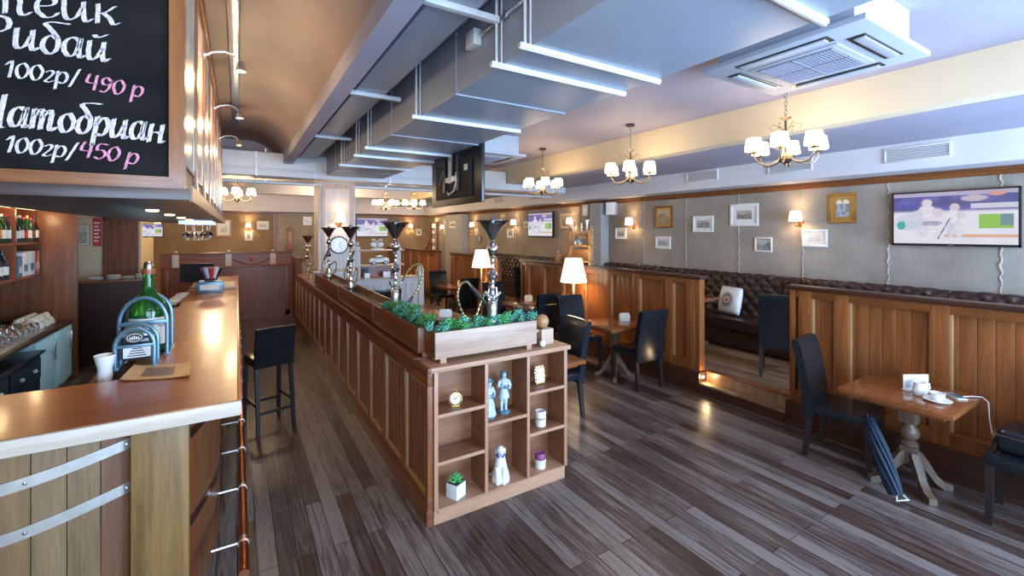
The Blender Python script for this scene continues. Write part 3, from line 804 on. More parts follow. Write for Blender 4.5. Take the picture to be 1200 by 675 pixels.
fb(2.07, 2.37, 2.26, 2.57, .02, 'white', 'white', .03, art_photo(26, (.5, .5, .55), (.8, .8, .85)), 'white frame high on the back wall beside the column')
t = thing('wall_lantern', 'red painted narrow lantern cabinet on the back wall left of the column', 'lantern', (1.62, 18.0, 1.36))
MB(True).box(1.5, 1.74, 17.93, 18.05, 1.36, 1.5, .01).box(1.53, 1.71, 17.95, 18.05, 2.02, 2.12, .01).box(1.56, 1.68, 17.97, 18.05, 2.12, 2.17, .01).build('case', M['redwood'], t)
MB(True).box(1.55, 1.69, 17.96, 18.05, 1.5, 2.02, .006).build('glass_front', M['oak'], t)

# ------------------------------------------------------------------ televisions
def screen_img(seed):
    # two pale-shirted skaters before dark blue boards, white ice, a green board at the right
    blobs = [(.30, .80, .045, .075, (.80, .72, .80)), (.30, .58, .085, .18, (.86, .82, .92)), (.27, .30, .05, .17, (.78, .76, .90)), (.36, .28, .045, .16, (.84, .82, .93)),
             (.22, .56, .05, .10, (.72, .70, .84)), (.39, .60, .05, .09, (.76, .70, .82)), (.33, .40, .10, .05, (.45, .45, .62)),
             (.53, .70, .04, .07, (.75, .62, .68)), (.52, .50, .07, .15, (.84, .82, .92)), (.50, .27, .035, .14, (.70, .70, .86)), (.57, .27, .035, .14, (.80, .80, .92)), (.58, .55, .04, .06, (.70, .64, .78)),
             (.14, .42, .12, .16, (.66, .72, .86)), (.68, .86, .10, .06, (.62, .52, .62)), (.85, .93, .06, .04, (.75, .35, .25))]
    def f(u, v):
        n = sm(u+seed, v, 9); n2 = sm(u*2+seed, v+.3, 24)
        ice = (.80+.06*n, .80+.06*n, .90+.04*n)
        crowd = (.07+.16*n*n2, .07+.14*n2*n, .26+.30*n)
        t_ = max(0, min(1, (v-.60)/.06)); c = tuple(a*(1-t_)+b*t_ for a, b in zip(ice, crowd))
        if v > .93: c = tuple(a*.4+b*.6 for a, b in zip(c, (.75, .66, .80)))
        if .66 < v < .76 and u > .66: c = (.66, .66, .78)
        if .13 < v < .18 and u > .45: c = (.78, .45, .30)
        if .72 < u < .97 and .30 < v < .55: c = (.30, .58, .08) if u < .87 or v < .36 else (.18, .30, .34)
        for x, y, a, b, k in blobs:
            d = ((u-x)/a)**2+((v-y)/b)**2; w_ = max(0, min(1, (1.25-d)*2.2))
            k2 = tuple(q*(.86+.2*n2) for q in k)
            c = tuple(p*(1-w_)+q*w_ for p, q in zip(c, k2))
        if ((u-.07)/.04)**2+((v-.36)/.09)**2 < 1: c = (.06, .45, .42)
        if abs(u-.445-.25*(v-.3)) < .006 and .1 < v < .5: c = (.15, .15, .3)
        return c
    return f
def television(w, h, loc, rz, label, seed, nx=96, ny=54):
    t = thing('flat_tv', label, 'television', loc, rz)
    b = .018
    m = MB().box(-w/2, w/2, -.045, 0, -h/2, h/2, .006); m.build('casing', M['black'], t)
    m, c = pix(nx, ny, w-2*b, h-2*b-.012, screen_img(seed)); m.move(Matrix.Translation((0, -.0465, .004))); m.build('screen', M['screen'], t, colf=c, recalc=False)
    m = MB().box(-w/2, w/2, -.05, -.045, h/2-b, h/2).box(-w/2, w/2, -.05, -.045, -h/2, -h/2+b+.008).box(-w/2, -w/2+b, -.05, -.045, -h/2, h/2).box(w/2-b, w/2, -.05, -.045, -h/2, h/2)
    m.build('bezel', M['black'], t)
    MB().box(-.025, .025, -.052, -.05, -h/2+.008, -h/2+.016).build('badge', M['steel'], t)
    MB().box(-.2, .2, 0, .02, -.15, .15).build('bracket', M['black'], t)
    return t
    return t
television(1.07, .645, (6.975, 1.67, 2.16), R, 'large lit television showing ice hockey on the right wall', 1)
television(1.15, .66, (6.975, 9.77, 2.2), R, 'lit television on the right wall beyond the corner shelf', 4)
television(1.25, .76, (4.6, 18.07, 2.19), 0, 'lit television on the back wall right of the column', 7)
t = television(.56, .34, (-1.82, 13.75, 2.04), .45, 'small lit television on a swivel arm far beyond the bar', 9, 24, 14)
MB().tube([(0, .02, 0), (-.02, .1, 0), (-.22, .22, 0)], .018, 8).build('swivel_arm', M['black'], t)

def speaker(x, y, z, rz, label):
    t = thing('wall_speaker', label, 'speaker', (x, y, z), rz)
    MB().box(-.11, .11, -.16, -.02, -.14, .14, .015).build('cabinet', M['plastic'], t)
    MB().box(-.098, .098, -.166, -.16, -.128, .128, .003).build('grille', M['white'], t)
    MB().box(-.03, .03, -.02, .0, -.04, .04).build('bracket', M['plastic'], t)
speaker(6.98, 7.08, 2.51, R+.45, 'white box speaker on the wall, right of the nearer grey pilaster')
speaker(6.995, 7.83, 2.5, R, 'white box speaker half hidden behind the nearer grey pilaster')

# ------------------------------------------------------------------ tufted sofas along the long wall
def sofa(y0, y1, label, z1=1.335):
    t = thing('tufted_sofa', label, 'sofa', (6.6, (y0+y1)/2, .24), 0, 'tufted leather sofas along the long wall')
    L = y1-y0
    py, pz = .19, .2
    n = int(L/.02)
    def f(u, v):
        y = y0+u*L
        a = (u*L)/py; b = v*(z1-.62)/pz
        k = abs(math.sin(PI*(a+b)/1))*abs(math.sin(PI*(a-b)/1))
        d = .055*(k**.45)*min(1, 8*u*(1) + .2)*min(1, 8*(1-u)+.2)
        z = .62+v*(z1-.62)
        x = 6.84-.05*(1-v)-d
        if v > .9: x += .10*((v-.9)/.1)**2; z = .62+.9*(z1-.62)+(z1-.62)*.1*math.sin((v-.9)/.1*PI/2)+d*.3
        return (x, y, z)
    m = MB(True).grid(n, 36, f); m.build('tufted_back', M['sofa'], t, sharp=3)
    MB(True).box(6.86, 6.97, y0, y1, .24, z1-.03, .015).build('back_frame', M['sofa'], t)
    ns = max(1, round(L/.9)); w = L/ns
    for q in range(ns): MB(True).box(6.27, 6.82, y0+q*w+.004, y0+(q+1)*w-.004, .54, .70, .035).build('seat_cushion', M['sofa'], t)
    MB(True).box(6.33, 6.86, y0, y1, .29, .545, .01).build('base', M['sofa'], t)
    MB(True).box(6.38, 6.84, y0+.02, y1-.02, .24, .29).build('plinth', M['plinth'], t)
sofa(-.9, 1.66, 'dark brown tufted leather sofa back below the large television, nearest section')
sofa(1.67, 3.45, 'dark brown tufted leather sofa section below the gold framed picture')
sofa(3.46, 5.3, 'dark brown tufted leather sofa section holding the white flower cushion')
sofa(5.31, 7.2, 'dark brown tufted leather sofa section ending at the nearer grey pilaster')
sofa(7.8, 10.4, 'dark brown tufted leather sofa section under the smaller wall television')
sofa(10.41, 13.6, 'dark brown tufted leather sofa section farthest along the wall')
# cushion with a printed flower
t = thing('cushion', 'white square cushion with a dark petal ring leaning on the sofa', 'cushion', (6.58, 4.12, .70))
def pillow(u, v):
    a, b = u*2-1, v*2-1
    e = (max(0, 1-abs(a)**3)*max(0, 1-abs(b)**3))**.5
    return a, b, e
Mx = Matrix.Translation((6.585, 4.12, .93)) @ Matrix.Rotation(-.22, 4, 'Z') @ Matrix.Rotation(.2, 4, 'Y')
m = MB(True)
m.grid(16, 16, lambda u, v: (-.075*pillow(u, v)[2], .21*pillow(u, v)[0]*(1-.06*pillow(u, v)[1]**2*0), .21*pillow(u, v)[1]))
m.grid(16, 16, lambda u, v: (.075*pillow(u, v)[2], .21*pillow(u, v)[0], .21*pillow(u, v)[1]))
bmesh.ops.remove_doubles(m.b, verts=m.b.verts[:], dist=.0005)
m.move(Mx).build('cover', M['white'], t, sharp=3)
m = MB(True)
for k in range(14):
    a = 2*PI*k/14
    c, s = math.cos(a), math.sin(a)
    pts = []
    for j in range(12):
        q = 2*PI*j/12; r = .085+.03*math.cos(q); w = .014*math.sin(q)
        py, pz = r*c-w*s, r*s+w*c
        pts.append((-.077*(max(0, 1-abs(py/.21)**3)*max(0, 1-abs(pz/.21)**3))**.5-.002, py, pz))
    m.tube(pts, .0035, 4, True)
m.move(Mx).build('petal_print', M['black'], t)
m = MB(True).lathe([(0, 0), (.03, 0), (.03, .004), (0, .006)], (0, 0, 0), 14, M4=Mx @ Matrix.Translation((-.077, 0, 0)) @ Matrix.Rotation(-PI/2, 4, 'Y'))
m.build('flower_centre', M['red'], t)

# ------------------------------------------------------------------ dining chairs (local: faces +Y)
def chair_proto():
    t = thing('dining_chair', '', 'chair')
    MB().box(-.225, .225, -.2, .24, .40, .485, .03).build('seat', M['leather'], t)
    # raked, slightly bowed back made of a swept slab
    def back(side):
        def f(u, v):
            x = -.225+.45*u
            z = .36+v*.66
            rake = -.215-.02*v-.085*v*v
            bow = .018*(1-(2*u-1)**2)
            th = .034 if v < .97 else .02
            return (x, rake-bow*v+side*th, z)
        return f
    m = MB(); m.grid(10, 16, back(1)); m.grid(10, 16, back(-1))
    # close the rim
    def rim(fa, fb, pts):
        A = m.vs([fa(*p) for p in pts]); Bq = m.vs([fb(*p) for p in pts])
        for k in range(len(pts)-1): m.face([A[k], A[k+1], Bq[k+1], Bq[k]])
    per = [(i/10, 0) for i in range(10)]+[(1, j/16) for j in range(16)]+[(1-i/10, 1) for i in range(10)]+[(0, 1-j/16) for j in range(17)]
    rim(back(1), back(-1), per)
    bmesh.ops.remove_doubles(m.b, verts=m.b.verts[:], dist=.0004)
    bk = m.build('backrest', M['leather'], t, sharp=.7)
    # seam piping across the back and a centre stitch line
    m = MB()
    for s in (1, -1):
        m.tube([(back(s)(u/10, .72)[0], back(s)(u/10, .72)[1]+.001*s, back(s)(u/10, .72)[2]) for u in range(11)], .0028, 5)
    m.build('seam', M['leather'], bk)
    for sx in (-1, 1):
        MB().leg((sx*.2, .215, 0), (sx*.2, .21, .41), .034, .045).build('leg', M['chairleg'], t)
        MB().leg((sx*.2, -.245, 0), (sx*.2, -.2, .42), .034, .045, .04, .05).build('leg', M['chairleg'], t)
    return t
chp = chair_proto()
first = [True]
def chair(x, y, rz, label, z=0, group=None):
    if first[0]:
        first[0] = False; chp.location = (x, y, z); chp.rotation_euler = (0, 0, rz); chp['label'] = label; o = chp
    else: o = dup(chp, (x, y, z), rz, label)
    o['group'] = group or 'dark leather dining chairs'
    return o
# rz: 0 faces +Y, PI faces -Y, PI/2 faces -X, -PI/2 faces +X
chair(4.55, 1.78, PI+.12, 'dark leather chair whose seat holds up the folded blue umbrella at the cup table')
chair(4.59, .66, .05, 'dark leather chair carrying a black bag beside the phone cable')
chair(4.48, 4.12, -.06, 'dark leather chair showing its tall back at the near side of the middle table')
chair(4.38, 5.12, PI-.1, 'dark leather chair facing us behind the middle table, below the nearer floor lamp')
chair(4.25, 6.05, .05, 'dark leather chair with its back to us at the farther table near the floor lamp')
chair(4.3, 7.35, PI, 'dark leather chair facing us behind the farther table, left of the floor lamp')
chair(2.98, 3.93, PI/2-.12, 'dark leather chair at the table edge just right of the display shelf')
chair(3.0, 5.0, PI/2-.1, 'dark leather chair half hidden by the wooden ball, behind the display shelf')
chair(3.35, 6.45, PI/2, 'dark leather chair beyond the planter at the table with the white card holder')
chair(4.2, 8.85, .1, 'dark leather chair with its back to us at the farthest table')
chair(4.3, 10.2, PI, 'dark leather chair facing us behind the farthest table under the far floor lamp')
chair(5.72, 2.92, -PI/2+.45, 'dark leather chair up in the booth beyond the lit step', .24)
chair(5.42, 4.75, -PI/2, 'dark leather chair up in the booth behind the end post of the partition', .24)
chair(5.5, 8.1, -PI/2+.3, 'tall shiny leather chair in the gap between the two farther partitions', .24)
chair(2.2, 7.9, 0, 'dark leather chair with its back above the planter near the column')

# ------------------------------------------------------------------ tables
def table_top(t, w, d, z=.75):
    MB().box(-w/2, w/2, -d/2, d/2, z-.035, z, .004).build('table_top', M['table'], t)
    MB().box(-w/2+.06, w/2-.06, -d/2+.06, d/2-.06, z-.07, z-.035).build('apron', M['mahogx'], t)
def table_proto():
    t = thing('pedestal_table', '', 'table')
    table_top(t, .69, .68)
    m = MB().box(-.055, .055, -.055, .055, .50, .685, .006)
    m.lathe([(0, .31), (.045, .31), (.056, .325), (.056, .345), (.034, .36), (.04, .37), (.058, .385), (.066, .415), (.058, .45), (.036, .475), (.034, .485), (.05, .492), (.05, .502), (0, .502)], n=22)
    m.box(-.05, .05, -.05, .05, .19, .315, .006)
    m.move(Matrix.Translation((.06, .01, 0))).build('pedestal', M['pedestal'], t)
    for k in range(4):
        a = k*PI/2+PI/4
        poly = [(.03, .28), (.07, .275), (.12, .2), (.17, .11), (.22, .06), (.275, .045), (.275, .0), (.22, .0), (.16, .045), (.11, .12), (.06, .17), (.03, .18)]
        m = MB().prism(poly, 'y', -.026, .026); m.move(Matrix.Translation((.06, .01, 0)) @ Matrix.Rotation(a, 4, 'Z')); m.build('foot', M['pedestal'], t)
    return t
tp = table_proto(); tfirst = [True]
def table(x, y, label, z=0, rz=0, sc=None):
    if tfirst[0]: tfirst[0] = False; tp.location = (x, y, z); tp['label'] = label; o = tp
    else: o = dup(tp, (x, y, z), rz, label, sc=sc)
    o['group'] = 'wooden pedestal tables'
    return o
table(4.46, 1.32, 'wooden pedestal table holding a coffee cup and a phone, nearest on the right')
table(4.40, 4.48, 'wooden pedestal table in the middle with a card holder, beside the tall-backed chair')
table(4.3, 6.68, 'wooden pedestal table left of the nearer floor lamp')
table(4.35, 9.5, 'wooden pedestal table by the farther floor lamp')
table(6.05, 4.5, 'wooden pedestal table inside the booth by the flower cushion', .24)
table(5.9, 1.9, 'wooden pedestal table inside the booth behind the chair on the step', .24)
def wall_table(x0, x1, y0, y1, label):
    t = thing('divider_table', label, 'table', ((x0+x1)/2, (y0+y1)/2, 0))
    table_top(t, x1-x0, y1-y0)
    m = MB().box(-.05, .05, -.05, .05, .55, .69, .005).lathe([(0, .0), (.05, .06), (.045, .2), (.08, .34), (.05, .46), (.06, .56), (0, .56)], (0, 0, 0), 18); m.build('pedestal', M['pedestal'], t)
    for s in (-1, 1):
        m = MB().prism([(.02, .26), (.1, .2), (.22, .05), (.3, .04), (.3, 0), (.2, 0), (.08, .11), (.02, .14)], 'y', -.03, .03)
        if s < 0: m.move(Matrix.Rotation(PI, 4, 'Z'))
        m.build('foot', M['pedestal'], t)
wall_table(2.0, 2.895, 3.30, 4.0, 'wooden table end showing right of the display shelf')
wall_table(2.0, 2.895, 4.5, 5.3, 'wooden table behind the divider, second from the display shelf')
wall_table(1.95, 2.895, 5.95, 7.3, 'wooden table seen over the greenery with a white card holder')

# ------------------------------------------------------------------ floor lamps by the partitions
def floor_lamp(x, y, label, zt=1.57, w=.215):
    t = thing('floor_lamp', label, 'lamp', (x, y, 0))
    MB().lathe([(0, 0), (.14, 0), (.14, .015), (.03, .03), (.0, .03)], n=24).build('base', M['paleoak'], t)
    MB().cyl((0, 0, .025), (0, 0, zt-.3), .018, n=12).build('pole', M['paleoak'], t)
    MB().shell([(w, zt-.38), (w*.62, zt), (w*.62-.006, zt), (w-.008, zt-.378), (w, zt-.38)], n=32).build('lamp_shade', M['shadebig'], t)
    MB().ball((0, 0, zt-.22), .035, 10).build('bulb', M['bulb'], t)
    lamp_point('floor_lamp_light', (x, y, zt-.2), 14, (1, .66, .34), .1)
floor_lamp(4.66, 5.62, 'floor lamp with a white cone shade, nearer of the two, by the middle table')
floor_lamp(4.62, 8.75, 'floor lamp with a white cone shade, farther one, left of the near hookah stem', 1.6)

# ------------------------------------------------------------------ things on the tables
def card_holder(x, y, z, rz, label, s=1):
    t = thing('card_holder', label, 'card holder', (x, y, z), rz, 'white napkin and card holders')
    MB().box(-.07*s, .07*s, -.035, .035, 0, .008, .002).build('base', M['white'], t)
    for q in (-.03, .03): MB().box(-.07*s, .07*s, q-.003, q+.003, .006, .085, .002).build('side_plate', M['white'], t)
    m = MB()
    for k in range(5): m.box(-.062*s, .062*s, -.022+k*.009, -.019+k*.009, .01, .10+.004*(k % 3))
    m.build('cards', M['paper'], t)
card_holder(4.66, 4.5, .75, -.5, 'white card holder on the middle table')
card_holder(4.5, 6.7, .75, -.4, 'white card holder on the table left of the nearer floor lamp')
card_holder(4.5, 9.6, .75, -.4, 'white card holder on the table by the farther floor lamp')
card_holder(2.62, 6.1, .75, -.5, 'large white card holder seen over the greenery behind the planter', 1.3)
t = thing('menu_stand', 'white card stand with printed sheet behind the coffee cup', 'card holder', (4.56, 1.30, .75), -.55)
MB().box(-.09, .09, -.03, .03, 0, .008, .002).build('base', M['white'], t)
MB().box(-.10, .10, .0, .006, .006, .125, .002).build('card', M['paper'], t)
m, c = pix(14, 9, .17, .09, art_photo(31, (.3, .28, .26), (.72, .7, .66))); m.move(Matrix.Translation((0, -.002, .07))); m.build('print', M['print'], t, colf=c, recalc=False)
def cup(t, c=(0, 0, 0), r=.04, h=.06, mat='white', handle=True):
    MB().lathe([(0, 0), (r*.55, 0), (r*.62, .006), (r*.9, h*.55), (r, h), (r-.004, h), (r*.84, h*.5), (r*.5, .008), (0, .008)], c, 20).build('cup_body', M[mat], t)
    if handle: MB().tube([(c[0]+r*.85, c[1], c[2]+h*.8), (c[0]+r*1.35, c[1], c[2]+h*.78), (c[0]+r*1.4, c[1], c[2]+h*.4), (c[0]+r*.8, c[1], c[2]+h*.28)], .005, 8).build('handle', M[mat], t)
t = thing('milk_jug', 'white cream jug standing behind the coffee cup', 'jug', (4.46, 1.25, .75), -.6)
MB().lathe([(0, 0), (.035, 0), (.045, .02), (.046, .045), (.036, .075), (.042, .098), (.038, .098), (.032, .075), (.04, .04), (0, .006)], n=22).build('body', M['white'], t)
MB().tube([(.04, 0, .08), (.07, 0, .085), (.075, 0, .05), (.045, 0, .03)], .006, 8).build('handle', M['white'], t)
t = thing('coffee_cup', 'white coffee cup on its saucer on the right table', 'cup', (4.39, 1.13, .75), -.3)
MB().lathe([(0, 0), (.04, 0), (.055, .006), (.082, .016), (.08, .019), (.05, .009), (0, .007)], n=28).build('saucer', M['white'], t)
cup(t, (0, 0, .008), .045, .058)
t = thing('smartphone', 'pale smartphone lying on the right table with its cable', 'phone', (4.63, 1.09, .75), -.75)
MB().box(-.035, .035, -.07, .07, .001, .01, .004).build('body', M['white'], t)
MB().box(-.031, .031, -.055, .055, .0102, .0108).build('screen', M['bluegrey'], t)
t = thing('phone_cable', 'white charging cable hanging from the phone down to the chair', 'cable', (4.69, 1.03, .757))
MB(True).tube([(4.66, 1.055, .757), (4.72, 1.02, .76), (4.768, .975, .757), (4.80, .95, .72), (4.80, .945, .60), (4.79, .93, .50), (4.77, .895, .455), (4.75, .89, .44)], .004, 8).build('lead', M['white'], t)
# black bag lying on the near right chair
t = thing('bag', 'black leather bag lying on the near right chair', 'bag', (4.61, .71, .487))
MB().box(-.16, .16, -.14, .14, .003, .16, .045, seg=3).build('body', M['leather'], t)
MB().tube([(-.12, .13, .1), (-.12, .16, .04), (.1, .165, .03), (.12, .13, .1)], .009, 8).build('strap', M['leather'], t)
MB().box(-.165, .165, -.145, .145, .115, .125, .004).build('zip', M['darkchrome'], t)
# folded umbrella and dark cloth hanging from the chair to the floor
t = thing('umbrella', 'folded dark blue umbrella leaning against the chair, pale tip on the floor', 'umbrella', (4.1, 1.3, 0))
def furl(k):
    pts = []
    return pts
P0, P1 = V((4.156, 1.30, .05)), V((4.27, 1.51, .52))
m = MB(True); N = 14
for j in range(10):
    a = 2*PI*j/10
    ax = (P1-P0).normalized(); s1 = ax.cross(V((0, 0, 1))).normalized(); s2 = s1.cross(ax)
    pts = []; rs = []
    for k in range(N+1):
        q = k/N; rad = .012+.035*math.sin(PI*min(1, .15+q*.8))**.8
        pts.append(P0.lerp(P1, q)+(s1*math.cos(a+q*1.3)+s2*math.sin(a+q*1.3))*rad); rs.append(.016)
    m.tube(pts, rs, 6)
m.build('canopy', M['navy'], t)
MB(True).tube([P0.lerp(P1, -.02), P0.lerp(P1, 1.06)], .008, 8).build('shaft', M['black'], t)
m = MB(True).tube([P0+V((-.05, -.02, -.02)), P0+V((.04, -.06, -.02)), P0+V((.03, .01, .035))], .009, 6, True); m.build('tip_strap', M['white'], t)

# ------------------------------------------------------------------ decorative shelf on the partition
t = thing('corner_shelf', 'small wooden open shelf with curved brace standing on the oak partition', 'shelf', (4.95, 5.85, 1.45))
for y in (5.53, 6.07): MB(True).box(4.915, 4.985, y-.03, y+.03, 1.45, 2.05, .004).ball((4.95, y, 2.075), .03, 10).build('post', M['tan'], t)
for z in (1.5, 1.76, 1.99): MB(True).box(4.87, 5.03, 5.5, 6.16, z, z+.022, .003).build('shelf', M['tan'], t)
MB(True).box(4.98, 4.99, 5.55, 6.05, 1.52, 1.7).build('back_panel', M['tan'], t)
MB(True).box(4.93, 4.97, 5.66, 5.86, 1.9, 1.92).box(4.93, 4.97, 5.84, 5.86, 1.9, 1.99).build('small_step', M['tan'], t)
MB(True).box(4.91, 4.99, 6.36, 6.44, 1.45, 1.60, .004).ball((4.95, 6.40, 1.63), .034, 10).build('post', M['tan'], t)
MB(True).tube([(4.95, 6.38, 1.53), (4.95, 6.30, 1.54), (4.95, 6.2, 1.59), (4.95, 6.12, 1.68), (4.95, 6.09, 1.76)], .022, 8).build('brace', M['tan'], t)
def figurine(x, y, z, h, label, mat='white', cat='figurine'):
    t = thing('figurine', label, cat, (x, y, z))
    s = h/.2
    MB().lathe([(0, 0), (.032*s, 0), (.03*s, .012*s), (.016*s, .03*s), (.02*s, .07*s), (.026*s, .1*s), (.014*s, .13*s), (.02*s, .15*s), (.022*s, .17*s), (.0, .2*s)], n=14).build('body', M[mat], t)
    MB().tube([(-.02*s, 0, .12*s), (-.04*s, 0, .1*s), (-.03*s, -.02*s, .06*s)], .006*s, 6).build('arm', M[mat], t)
figurine(4.95, 5.98, 2.012, .14, 'small white figurine at the left on the corner shelf top')
figurine(4.95, 5.76, 2.012, .15, 'small white figurine in the middle on the corner shelf top')
t = thing('vase', 'slim white flared vase at the right on the corner shelf top', 'vase', (4.95, 5.62, 2.012))
MB().lathe([(0, 0), (.025, 0), (.02, .02), (.016, .12), (.022, .16), (.04, .19), (.036, .19), (.014, .15), (0, .15)], n=16).build('body', M['white'], t)
t = thing('toy_animal', 'small black and white animal toy on the corner shelf', 'toy', (4.93, 5.83, 1.782), .3)
m = MB().ball((0, 0, .075), .045, 12, (.8, 1.5, .85)).ball((0, -.075, .095), .028, 10)
m.tube([(0, -.06, .09), (0, -.09, .085), (0, -.11, .08)], .014, 6)
m.build('body', M['bluegrey'], t)
for a, b in ((-.02, -.04), (.02, -.04), (-.02, .04), (.02, .04)): MB().leg((a, b, 0), (a, b, .06), .018, .022).build('leg', M['white'], t)
# back corner coat shelf on the farthest partition
t = thing('corner_shelf', 'narrow wooden shelf with three white ornaments before the back corner', 'shelf', (4.95, 12.3, 1.45))
for y in (12.12, 12.62): MB(True).box(4.92, 4.98, y-.025, y+.025, 1.45, 2.3, .004).build('post', M['mahog'], t)
for z in (1.46, 1.68, 1.93, 2.18): MB(True).box(4.88, 5.02, 12.08, 12.68, z, z+.02).build('shelf', M['mahog'], t)
MB(True).tube([(4.95, 13.2, 1.47), (4.95, 13.0, 1.5), (4.95, 12.8, 1.62), (4.95, 12.68, 1.8)], .022, 8).build('brace', M['booth'], t)
for z, n in ((1.48, 'lowest'), (1.7, 'middle'), (1.95, 'topmost')):
    t = thing('pot', 'small white pot, %s on the narrow shelf before the back corner' % n, 'pot', (4.95, 12.35, z))
    MB().lathe([(0, 0), (.05, 0), (.07, .1), (.062, .1), (.05, .02), (0, .02)], n=14).build('body', M['white'], t)

# ------------------------------------------------------------------ pale shelf unit beyond the column
t = thing('display_partition', 'pale panelled low partition with open shelves right of the column', 'shelf unit', (2.5, 8.8, 0))
MB(True).box(1.86, 3.2, 8.74, 8.86, 0, 1.09).build('panel', M['whitewash'], t)
m = MB(True)
for k in range(9): m.box(2.02+k*.125, 2.02+k*.125+.117, 8.725, 8.74, .12, .98)
m.build('board_panel', M['whitewash'], t)
MB(True).box(1.86, 3.2, 8.66, 8.96, 1.08, 1.11, .004).build('shelf', M['paleoak'], t)
MB(True).box(1.98, 2.85, 8.68, 8.94, 1.34, 1.365, .003).build('shelf', M['paleoak'], t)
MB(True).box(1.98, 2.85, 8.68, 8.94, 1.63, 1.655, .003).build('shelf', M['paleoak'], t)
for x in (1.955, 2.74): MB(True).box(x-.045, x+.045, 8.72, 8.88, 1.11, 1.72, .004).ball((x, 8.8, 1.77), .045, 10).build('post', M['whitewash'], t)
MB(True).box(3.15, 3.26, 8.7, 8.9, 0, 1.22, .005).ball((3.2, 8.8, 1.27), .05, 10).build('end_post', M['whitewash'], t)
MB(True).box(2.02, 2.7, 8.92, 8.94, 1.12, 1.34).build('back_board', M['redwood'], t)
t = thing('toy_truck', 'white old-fashioned toy pickup truck on the pale shelves', 'toy truck', (2.36, 8.76, 1.365))
m = MB().box(-.19, .19, -.065, .065, .045, .10, .02).box(-.06, .06, -.06, .06, .09, .175, .022)
m.box(-.18, -.07, -.06, .06, .09, .125, .01)
m.box(.06, .18, -.055, .055, .09, .13, .02)
m.build('body', M['white'], t)
for x in (-.115, .115):
    for y in (-.066, .066):
        w = MB().lathe([(0, -.012), (.036, -.012), (.04, -.006), (.04, .006), (.036, .012), (0, .012)], (x, y, .04), 16, 'y').build('wheel', M['black'], t)
        MB().lathe([(0, -.014), (.018, -.014), (.018, .014), (0, .014)], (x, y, .04), 12, 'y').build('hub', M['white'], w)
MB().box(-.045, .045, -.0615, .0615, .125, .16).build('window', M['black'], t)
t = thing('ornament', 'white scrolled twin-lobed ornament on top of the pale shelves', 'ornament', (2.33, 8.78, 1.655))
m = MB().box(-.12, .12, -.04, .04, 0, .02, .004)
for sx in (-1, 1):
    m.ball((sx*.07, 0, .10), .055, 12, (1.1, .5, .9))
    m.tube([(sx*.02, 0, .16), (sx*.06, 0, .21), (sx*.1, 0, .19), (sx*.08, 0, .17)], .012, 6)
m.tube([(-.03, 0, .03), (0, 0, .18), (.03, 0, .03)], .014, 6)
m.build('body', M['white'], t)
t = thing('potted_plant', 'small grey-green plant in a white pot on the pale shelves', 'plant', (2.12, 8.75, 1.11))
MB().box(-.05, .05, -.05, .05, 0, .1, .006).build('pot', M['white'], t)
m = MB()
for k in range(14):
    a = k*2.4; m.tube([(0, 0, .09), (.03*math.cos(a), .03*math.sin(a), .15), (.055*math.cos(a), .055*math.sin(a), .18+.02*(k % 3))], [.01, .012, .002], 5)
m.build('leaves', M['teal'], t)
t = thing('box', 'small white box beside the potted plant on the pale shelves', 'box', (2.5, 8.76, 1.11))
MB().box(-.07, .07, -.05, .05, 0, .1, .004).build('body', M['white'], t)
MB().box(-.072, .072, -.052, .052, .1, .115, .003).build('lid', M['white'], t)
t = thing('wall_clock', 'round white clock with a dark rim on the pale column', 'clock', (1.55, 8.366, 1.77))
t.scale = (.85, .9, .85)
T = Matrix.Rotation(PI/2, 4, 'X')
m = MB().lathe([(.0, 0), (.185, 0), (.185, .03), (.165, .035), (.16, .012), (0, .012)], (0, 0, 0), 36, M4=Matrix.Translation((0, .038, 0)) @ T); m.build('rim', M['black'], t)
MB().lathe([(0, .0), (.162, 0), (.162, .004), (0, .004)], (0, 0, 0), 36, M4=Matrix.Translation((0, .02, 0)) @ T).build('dial', M['white'], t)
m = MB()
for k in range(12):
    a = k*PI/6; m.leg((.13*math.cos(a), .013, .13*math.sin(a)-.006), (.13*math.cos(a), .013, .13*math.sin(a)+.008), .008, .008, .003, .003)
m.build('hour_mark', M['black'], t)
MB().tube([(0, .012, 0), (.03, .012, .08)], .004, 5).build('hand', M['black'], t)
MB().tube([(0, .012, 0), (.055, .012, -.095)], .003, 5).build('hand', M['black'], t)

